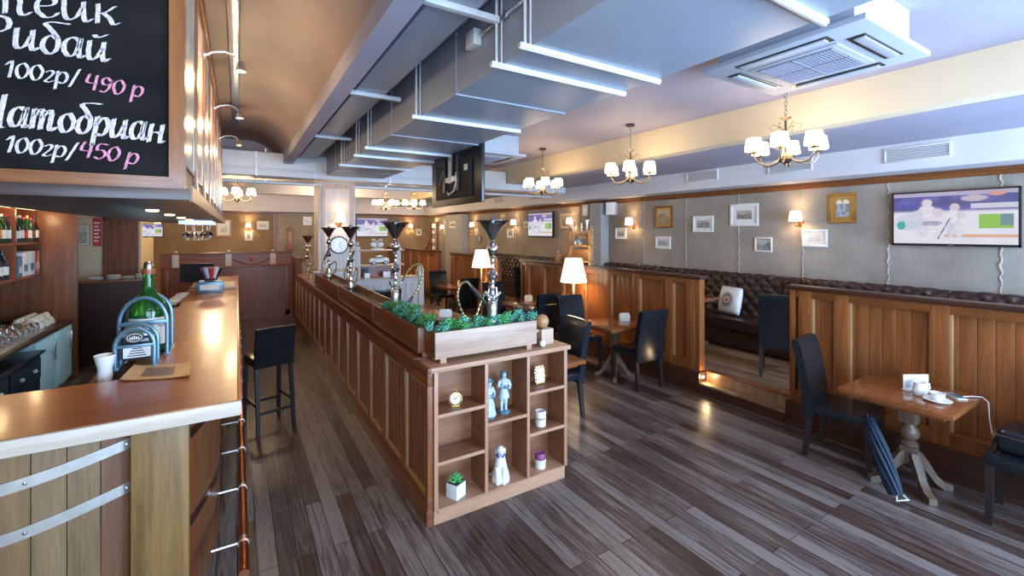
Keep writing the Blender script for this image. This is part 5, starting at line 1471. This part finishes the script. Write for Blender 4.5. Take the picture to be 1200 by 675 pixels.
# chalkboard sign
t = thing('chalkboard_sign', 'chalkboard menu in a wide wooden frame on the end of the bar canopy', 'sign', (-.6, 2.3, 2.2))
MB(True).box(-1.6, -.232, 2.303, 2.33, 2.22, 3.5).build('board', M['chalk'], t)
MB(True).prism([(-.238, 2.226), (-.185, 2.178), (-.185, 3.5), (-.238, 3.5)], 'y', 2.285, 2.335).build('frame_stile', M['signframe'], t)
MB(True).prism([(-1.6, 2.226), (-.239, 2.226), (-.186, 2.178), (-1.6, 2.178)], 'y', 2.285, 2.335).build('frame_rail', M['signframex'], t)
GL = {
 'о': (.75, [[(.4, 1), (.12, .8), (.08, .4), (.3, .02), (.58, .2), (.66, .6), (.4, 1)]]),
 'а': (.92, [[(.62, .85), (.38, 1), (.12, .75), (.1, .3), (.3, .02), (.55, .25), (.66, .95)], [(.68, 1), (.66, .3), (.74, .03), (.9, .2)]]),
 'т': (1.2, [[(.1, 1), (.12, 0)], [(.12, .6), (.3, .98), (.46, .85), (.46, 0)], [(.46, .6), (.68, .98), (.84, .85), (.84, .15), (.98, .02), (1.12, .2)]]),
 'е': (.75, [[(.1, .5), (.5, .62), (.6, .85), (.4, 1), (.15, .8), (.1, .35), (.3, .02), (.55, .08), (.68, .3)]]),
 'и': (.95, [[(.1, 1), (.1, .3), (.22, .02), (.45, .2), (.62, .7)], [(.66, 1), (.66, .25), (.76, .02), (.92, .2)]]),
 'й': (.95, [[(.1, 1), (.1, .3), (.22, .02), (.45, .2), (.62, .7)], [(.66, 1), (.66, .25), (.76, .02), (.92, .2)], [(.24, 1.3), (.4, 1.2), (.75, 1.42)]]),
 'к': (.85, [[(.14, 1), (.12, 0)], [(.66, .98), (.38, .62), (.16, .5)], [(.3, .55), (.5, .3), (.6, .02), (.8, .15)]]),
 'б': (.8, [[(1.0, 1.62), (.5, 1.62), (.12, 1.5), (.36, 1.2), (.62, .8), (.62, .3), (.38, .02), (.12, .25), (.12, .65), (.36, .95), (.58, .8)]]),
 'р': (.82, [[(.14, 1), (.1, -.5)], [(.14, .55), (.35, .95), (.62, .85), (.68, .45), (.5, .05), (.2, .12)]]),
 'н': (.9, [[(.12, 1), (.1, 0)], [(.12, .5), (.4, .58), (.65, .5)], [(.68, 1), (.66, .2), (.74, .02), (.88, .15)]]),
 'Р': (.95, [[(.15, 1.45), (.12, 0)], [(.0, 1.3), (.3, 1.5), (.7, 1.4), (.75, 1.0), (.45, .75), (.15, .75)]]),
 'С': (.95, [[(.8, 1.2), (.5, 1.45), (.15, 1.1), (.12, .4), (.4, .02), (.8, .2)]]),
 'Ш': (1.3, [[(.12, 1.45), (.1, .05)], [(.1, .05), (.55, .0), (1.0, .05)], [(.56, 1.45), (.55, .05)], [(1.0, 1.45), (1.0, .05), (1.2, -.1)]]),
 '1': (.5, [[(.0, .95), (.28, 1.3), (.25, 0)]]),
 '0': (.75, [[(.4, 1.3), (.12, 1.0), (.08, .5), (.3, .02), (.58, .3), (.66, .85), (.4, 1.3)]]),
 '4': (.8, [[(.18, 1.3), (.1, .6), (.68, .62)], [(.6, 1.3), (.55, 0)]]),
 '9': (.75, [[(.62, 1.0), (.35, 1.3), (.12, 1.0), (.25, .65), (.6, .8), (.64, 1.1), (.55, .4), (.3, 0), (.1, .1)]]),
 '5': (.75, [[(.68, 1.3), (.2, 1.28), (.14, .75), (.45, .8), (.65, .45), (.4, .02), (.08, .15)]]),
 'г': (.6, [[(.1, .8), (.35, 1), (.5, .8), (.3, .4), (.12, .1), (.3, .02), (.55, .2)]]),
 '/': (.55, [[(.5, 1.45), (.05, -.15)]]), ' ': (.35, [])}
def spline(pts, n=7):
    pts = [V((*p, 0)) for p in pts]; out = []
    for k in range(len(pts)-1):
        p0, p1, p2, p3 = pts[max(k-1, 0)], pts[k], pts[k+1], pts[min(k+2, len(pts)-1)]
        for q in [j/n for j in range(n)]:
            out.append(.5*((2*p1)+(-p0+p2)*q+(2*p0-5*p1+4*p2-p3)*q*q+(-p0+3*p1-3*p2+p3)*q**3))
    return out+[pts[-1]]
def chalk(s, x0, z0, x1, z1, h, mat):
    adv = sum(GL[c][0] for c in s); L = math.hypot(x1-x0, z1-z0); a = math.atan2(z1-z0, x1-x0)
    sx = L/adv; m = MB(); px = 0; nib = V((.9, .35)).normalized()*h*.105; rnd = random.Random(len(s)*31+int(x0*-1000))
    for c in s:
        w, strokes = GL[c]; dy = rnd.uniform(-.04, .04)*h
        for st in strokes:
            pts = spline(st); up, dn = [], []
            for p in pts:
                q = V(((px+p.x)*sx+.1*p.y*h, p.y*h+dy)); j = V((rnd.uniform(-1, 1), rnd.uniform(-1, 1)))*h*.012
                up.append(q+nib+j); dn.append(q-nib+j)
            for off, A, B in ((0, up, dn),):
                va = m.vs([(q.x, 0, q.y) for q in A]); vb = m.vs([(q.x, 0, q.y) for q in B])
                for k in range(len(pts)-1): m.face([va[k], va[k+1], vb[k+1], vb[k]])
            m.tube([(q.x, .0006, q.y) for q in [(u+d)/2 for u, d in zip(up, dn)]], h*.028, 4)
        px += w
    m.move(Matrix.Translation((x0-t.location.x, .0005, z0-t.location.z)) @ Matrix.Rotation(-a, 4, 'Y'))
    m.build('chalk_lettering', M[mat], t, sharp=3, recalc=False)
chalk('Стейк', -0.841, 2.772, -0.389, 2.813, 0.076, 'chalkwhite')
chalk('Рибай', -0.758, 2.658, -0.425, 2.663, 0.076, 'chalkwhite')
chalk('100гр/', -0.707, 2.554, -0.513, 2.554, 0.046, 'chalkwhite')
chalk('490 р', -0.498, 2.547, -0.321, 2.539, 0.046, 'chalkpink')
chalk('Шатобриан', -0.782, 2.383, -0.256, 2.364, 0.076, 'chalkwhite')
chalk('100гр/', -0.707, 2.286, -0.522, 2.275, 0.046, 'chalkwhite')
chalk('450 р', -0.515, 2.287, -0.337, 2.270, 0.046, 'chalkpink')
# gooseneck picture lamps along the canopy side
for k, (y, lab) in enumerate(((3.5, 'nearest gooseneck picture lamp on the canopy side'), (4.95, 'middle gooseneck picture lamp on the canopy side'), (6.5, 'farthest gooseneck picture lamp on the canopy side'))):
    t = thing('picture_lamp', lab, 'lamp', (-.185, y, 3.15), 0, 'gooseneck lamps on the bar canopy')
    MB().lathe([(0, 0), (.03, 0), (.03, .012), (0, .016)], (0, 0, 0), 16, 'x').build('backplate', M['steel'], t)
    MB().tube([(.01, 0, 0), (.05, 0, .03), (.11, 0, .045), (.17, 0, .03), (.2, 0, -.005)], .007, 8).build('arm', M['steel'], t)
    MB().lathe([(.012, 0), (.02, -.01), (.03, -.05), (.034, -.07), (.03, -.07), (.02, -.02), (0, -.015)], (.205, 0, .0), 16).build('lamp_head', M['steel'], t)
    MB().ball((.205, 0, -.055), .017, 8).build('bulb', M['bulb'], t)
    lamp_point('picture_lamp_light', (.03, y, 2.98), 9, (1, .74, .42), .03)
# wine glasses hanging upside down under the far end of the canopy
rk = thing('glass_rack', 'wire rack for stemmed glasses under the far end of the canopy', 'rack', (-.4, 6.6, 2.12))
MB(True).box(-.56, -.24, 6.2, 6.22, 2.09, 2.13).box(-.56, -.24, 6.95, 6.97, 2.09, 2.13).tube([(-.5, 6.2, 2.1), (-.5, 6.97, 2.1)], .004, 6).tube([(-.3, 6.2, 2.1), (-.3, 6.97, 2.1)], .004, 6).build('rails', M['steel'], rk)
g0 = None
for k, (x, y) in enumerate(((-.5, 6.3), (-.42, 6.3), (-.34, 6.3), (-.27, 6.3), (-.46, 6.6), (-.31, 6.6))):
    lab = 'wine glass hanging upside down, %s from the left under the canopy end' % ORD[k]
    if g0 is None:
        g0 = thing('hanging_glass', lab, 'glass', (x, y, 2.09), 0, 'wine glasses hanging under the canopy')
        MB().lathe([(0, .0), (.032, 0), (.032, -.003), (.005, -.006), (.004, -.08), (.02, -.095), (.036, -.125), (.036, -.16), (.028, -.19), (.0265, -.19), (.0345, -.16), (.0345, -.125), (0, -.092)], n=20).build('glass_body', M['glass'], g0)
    else: dup(g0, (x, y, 2.09), 0, lab)

# cool fill tube added under the bar's inner edge to brighten the back bar
t = thing('fill_tube', 'cool fill tube added under the inner ledge of the bar', 'lamp', (-.83, 6.6, .98))
MB(True).box(-.815, -.78, 5.2, 8.0, .955, .99, .004).build('fill_tube_housing', M['plastic'], t)
MB(True).cyl((-.825, 5.25, .965), (-.825, 7.95, .965), .012, n=10).build('tube', M['filltube'], t)
# ------------------------------------------------------------------ back bar
t = thing('back_bar', 'dark wooden back bar with open bottle shelves and a tall end panel', 'cabinet', (-2.4, 6.5, 0))
MB(True).box(-2.64, -2.56, 1.0, 8.28, .86, 2.4).build('back_panel', M['mahog'], t)
MB(True).box(-2.64, -1.86, 8.28, 8.34, 0, 2.45, .004).build('end_panel', M['mahog'], t)
for z in (1.43, 1.845, 2.30): MB(True).box(-2.56, -2.2, 1.0, 8.28, z, z+.03, .003).build('shelf', M['redwood'], t)
for y in (2.6, 4.9, 6.2, 7.46): MB(True).box(-2.56, -2.2, y-.015, y+.015, 1.43, 2.32).build('upright', M['redwood'], t)
MB(True).box(-2.6, -1.75, 1.0, 8.6, 2.42, 2.6).build('cornice', M['mahog'], t)
MB(True).box(-2.25, -2.22, 5.0, 8.2, 2.285, 2.30).build('strip_light', M['shade'], t)
for y in (5.6, 6.9, 7.9): lamp_point('shelf_light', (-2.15, y, 2.24), 3.2, (1, .66, .34), .05)
t = thing('back_counter', 'dark counter top along the back bar holding cups and glasses', 'counter', (-2.2, 6.5, 0))
MB(True).box(-2.56, -1.88, 1.0, 8.26, .79, .82, .004).build('top', M['plinth'], t)
MB(True).box(-2.56, -2.5, 1.0, 8.26, .82, .86).build('upstand', M['plinth'], t)
def fridge(y0, y1, label):
    t = thing('under_counter_fridge', label, 'fridge', (-2.2, (y0+y1)/2, 0))
    MB(True).box(-2.5, -1.94, y0, y1, .02, .77, .008).build('body', M['fridge'], t)
    d = MB(True).box(-1.94, -1.90, y0+.01, y1-.01, .08, .76, .01).build('door', M['fridge'], t)
    MB(True).box(-1.905, -1.875, y1-.10, y1-.06, .45, .68, .006).build('handle', M['steel'], d)
fridge(7.62, 8.24, 'pale blue under-counter fridge against the tall end panel')
fridge(6.98, 7.6, 'pale blue under-counter fridge, second from the tall end panel')
t = thing('drawer_unit', 'dark blue drawer unit with pale round knobs below the tray of glasses', 'cabinet', (-2.1, 6.2, 0))
MB(True).box(-2.5, -1.86, 5.2, 6.95, .02, .66, .006).build('body', M['navy'], t)
MB(True).box(-2.5, -1.82, 5.18, 6.96, .66, .69, .006).build('top', M['black'], t)
for y0 in (5.3, 6.12):
    d = MB(True).box(-1.86, -1.84, y0, y0+.78, .40, .62, .005).build('drawer', M['navy'], t)
    for q in (.22, .56): MB(True).ball((-1.825, y0+q, .52), .022, 10).build('knob', M['offwhite'], d)
# bottles on the shelves
def bottle(x, y, z, h, r, gmat, capm, labm, label, group):
    t = thing('bottle', label, 'bottle', (x, y, z), 0, group)
    MB().lathe([(0, 0), (r, 0), (r*1.02, .01), (r*1.02, h*.55), (r*.85, h*.64), (r*.4, h*.74), (r*.34, h*.9), (r*.36, h*.92), (0, h*.92)], n=16).build('body', M[gmat], t)
    MB().lathe([(0, h*.915), (r*.4, h*.915), (r*.4, h), (0, h)], n=12).build('cap', M[capm], t)
    MB().shell([(r*1.04, h*.16), (r*1.04, h*.45)], n=16).build('label', M[labm], t)
caps = ['red', 'offwhite', 'red', 'gold', 'red', 'black']; gl = ['darkglass', 'greenglass', 'darkglass', 'greenglass', 'darkglass', 'glass']; lb = ['paper', 'offwhite', 'red', 'paper', 'gold', 'offwhite']
cols_ = {'red': 'red', 'offwhite': 'white', 'gold': 'gold', 'black': 'black'}
for k, y in enumerate((7.62, 7.73, 7.84, 7.95, 8.08, 8.2)):
    bottle(-2.25, y, 1.875, .31+.02*(k % 2), .042, gl[k], caps[k], lb[k], '%s-capped bottle, %s along the upper shelf beside the end panel' % (cols_[caps[k]], ORD[k]), 'bottles in the bay by the end panel')
for k, y in enumerate((6.75, 6.88, 7.0, 7.12, 7.24, 7.36)):
    bottle(-2.25, y, 1.875, .33, .043, gl[(k+3) % 6], caps[(k+3) % 6], lb[(k+1) % 6], '%s-capped bottle, %s along the upper shelf at the photo edge' % (cols_[caps[(k+3) % 6]], ORD[k]), 'bottles in the bay at the edge')
for k, y in enumerate((6.8, 6.98, 7.14, 7.3)):
    bottle(-2.26, y, 1.46, .33, .05, ['glass', 'bluegrey', 'glass', 'darkglass'][k], ['blue', 'blue', 'navy', 'black'][k], 'offwhite', '%s clear bottle along the lower shelf at the photo edge' % ORD[k], 'clear bottles on the lower shelf')
for k, (y, w, h, c, lab) in enumerate(((7.58, .11, .25, 'teal', 'dark teal carton beside the upright on the lower back bar shelf'), (7.74, .19, .29, 'white', 'white carton, second on the lower back bar shelf'), (7.94, .19, .30, 'white', 'white carton with a dark print, third on the lower back bar shelf'), (8.09, .06, .30, 'red', 'red carton on the lower back bar shelf'), (8.17, .05, .30, 'gold', 'yellow carton at the end of the lower back bar shelf'))):
    t = thing('carton', lab, 'carton', (-2.28, y+.05, 1.46), 0)
    MB().box(-.09, .07, -w/2, w/2, 0, h, .004).build('box', M[c], t)
    MB().box(.0701, .071, -w*.3, w*.3, h*.2, h*.5).build('printed_panel', M['bluegrey' if c == 'white' else 'offwhite'], t)
# tray of glasses and stacked cups on the back counter
t = thing('glass_tray', 'green-edged tray crowded with glasses on the back counter', 'tray', (-2.2, 7.05, .82))
MB(True).box(-2.45, -1.93, 6.1, 7.45, .822, .84, .006).build('tray_body', M['steel'], t)
gsrc = None; n = 0
for j in range(4):
    for k in range(9):
        x, y = -2.4+.125*j, 6.2+.145*k
        if gsrc is None:
            gsrc = MB().lathe([(0, .0), (.045, 0), (.048, .05), (.038, .09), (.03, .1), (.0, .1)], n=14).build('tumbler', M['glass']); o = gsrc
        else: o = gsrc.copy(); COL.objects.link(o)
        o.location = (x, y, .841)
        tag(o, 'upturned tumbler, row %s from the wall, %s from the near end of the tray' % (ORD[j], ORD[k]), 'glass', 'tumblers on the green-edged tray')
        n += 1
csrc = None
rnd = random.Random(5)
for j in range(3):
    for k in range(7):
        x, y, z = -2.30+.11*j+.02*(k % 2), 7.52+.1*k, .822
        if csrc is None:
            csrc = MB().lathe([(0, .07), (.022, .07), (.03, .055), (.045, .02), (.048, 0), (.043, 0), (.038, .03), (0, .06)], n=14).tube([(.042, 0, .02), (.07, 0, .02), (.068, 0, .045), (.034, 0, .05)], .005, 6).build('coffee_cup', M['offwhite']); o = csrc
        else: o = csrc.copy(); COL.objects.link(o)
        o.location = (x, y, z); o.rotation_euler = (0, 0, rnd.uniform(0, 6))
        tag(o, 'upturned cream coffee cup, bottom layer, row %s from wall, %s towards the end panel' % (ORD[j], ORD[k]), 'cup', 'cream cups on the back counter')
for j in range(2):
    for k in range(6):
        o = csrc.copy(); COL.objects.link(o); o.location = (-2.22+.11*j, 7.57+.1*k, .893); o.rotation_euler = (0, 0, rnd.uniform(0, 6))
        tag(o, 'cream coffee cup, second layer, row %s from the wall, %s towards the end panel' % (ORD[j], ORD[k]), 'cup', 'cream cups on the back counter')
# serving hatch with plates, posters on the cream wall
t = thing('hatch_counter', 'dark panelled serving hatch with a ledge behind the bar', 'counter', (-1.6, 9.05, 0))
MB(True).box(-2.1, -1.15, 9.0, 9.1, 0, 1.235).build('panel', M['plinth'], t)
MB(True).box(-2.12, -1.12, 8.94, 9.2, 1.235, 1.27, .004).build('ledge', M['mahogx'], t)
for k, x in enumerate((-1.82, -1.62, -1.45, -1.28)):
    t = thing('plate_stack', '%s low stack of plates from the left on the serving hatch ledge' % ORD[k], 'plates', (x, 9.05, 1.27), 0, 'plate stacks on the hatch')
    m = MB()
    for q in range(3+(k % 2)*2): m.lathe([(0, 0), (.05, 0), (.085, .012), (.085, .015), (0, .006)], (0, 0, q*.014), 20)
    m.build('plates', M['white' if k != 2 else 'offwhite'], t)
framed(.22, .36, .02, 'paleoak', 'paper', .02, art_photo(61, (.2, .18, .15), (.6, .58, .5)), (-2.19, 9.998, 1.95), 0, 'framed notice on the cream wall left of the red poster')
t = thing('poster_sign', 'red poster with pale lettering on the cream kitchen wall', 'poster', (-2.0, 9.998, 2.0))
MB().box(-.055, .055, -.004, 0, -.24, .24).build('sheet', M['red'], t)
m = MB()
for k in range(6): m.box(-.038, .038-.02*(k % 2), -.0055, -.004, .14-.06*k, .165-.06*k)
m.build('lettering', M['paper'], t)

# ------------------------------------------------------------------ panelled half wall with a railing beyond the bar
t = thing('half_wall', 'panelled half wall with an open railing and ball finials beyond the bar', 'half wall', (0, 11.95, 0))
MB(True).box(-1.38, 1.12, 11.9, 12.0, 0, 1.2).build('panel', M['mahog'], t)
m = MB(True)
for k in range(20): m.box(-1.34+k*.122, -1.34+k*.122+.116, 11.885, 11.9, .14, 1.14)
m.build('board_panel', M['mahog'], t)
MB(True).box(-1.4, 1.14, 11.86, 12.04, 1.2, 1.235, .005).build('ledge', M['redwood'], t)
MB(True).box(-1.4, 1.14, 11.96, 11.98, 1.235, 1.52).build('back_board', M['redwood'], t)
MB(True).box(-1.4, 1.14, 11.88, 12.02, 1.51, 1.54, .005).box(-1.4, 1.14, 11.92, 11.95, 1.40, 1.42).build('top_rail', M['mahogx'], t)
for x in (-1.13, -.17, .72): MB(True).box(x-.06, x+.06, 11.89, 11.99, 1.235, 1.51, .004).ball((x, 11.95, 1.565), .035, 10).build('post', M['whitewash'], t)
MB(True).tube([(-.08+.09*k, 11.93, 1.38-.13*math.sin(PI*k/8)) for k in range(9)], .014, 6).build('curved_brace', M['booth'], t)
MB(True).ball((.28, 11.9, 1.37), .04, 12).build('boss', M['red'], t)
for x in (-1.34, .98): MB(True).box(x, x+.1, 11.87, 11.9, .02, 1.2, .003).build('stile', M['mahog'], t)
MB(True).box(-1.38, 1.12, 11.87, 11.9, 0, .14).build('plinth', M['mahogx'], t)
# low wall from the half wall to the divider end
t = thing('low_wall', 'short dark panelled wall joining the half wall to the divider end', 'low wall', (1.15, 11.4, 0))
MB(True).box(1.13, 1.24, 10.9, 12.0, 0, 1.38).build('panel', M['mahog'], t)
MB(True).box(1.11, 1.26, 10.88, 12.02, 1.38, 1.42, .005).build('cap_rail', M['mahogh'], t)
m = MB(True)
for k in range(8): m.box(1.12, 1.13, 10.95+k*.128, 10.95+k*.128+.12, .1, 1.3)
m.build('board_panel', M['mahog'], t)

# ------------------------------------------------------------------ daylight and view
def area(name, loc, rot, sx, sy, p, col):
    l = bpy.data.lights.new(name, 'AREA'); l.shape = 'RECTANGLE'; l.size = sx; l.size_y = sy; l.energy = p; l.color = col
    o = bpy.data.objects.new(name, l); COL.objects.link(o); o.location = loc; o.rotation_euler = rot
    return o
area('window_daylight', (.4, YF-.2, 1.62), (PI/2+.1, 0, 0), 3.2, 2.25, 200, (.50, .72, 1))
area('window_daylight.001', (4.55, YF-.2, 1.62), (PI/2+.16, 0, .2), 3.9, 2.25, 500, (.42, .66, 1))
w = bpy.data.worlds.new('world'); SC.world = w; w.use_nodes = True
nt = w.node_tree; bg = nt.nodes['Background']
sky = nt.nodes.new('ShaderNodeTexSky'); sky.sky_type = 'HOSEK_WILKIE'; sky.turbidity = 4; sky.sun_direction = (.3, .5, .8)
nt.links.new(sky.outputs[0], bg.inputs[0]); bg.inputs[1].default_value = .6
# unseen warm fill lights added to brighten the far room
for x, y in ((2.4, 13.5), (-.6, 15.0), (5.2, 15.5)): lamp_point('far_fill_light', (x, y, 2.95), 60, (1, .72, .42), .2)
# unseen warm fill lights added over the front of the room, behind the viewpoint
for x, y in ((.3, .2), (3.2, -.6)): lamp_point('front_fill_light', (x, y, 2.8), 26, (1, .74, .45), .2)
vs = SC.view_settings
vs.view_transform = 'Standard'; vs.look = 'None'; vs.gamma = 1; vs.use_curve_mapping = False; vs.exposure = .74
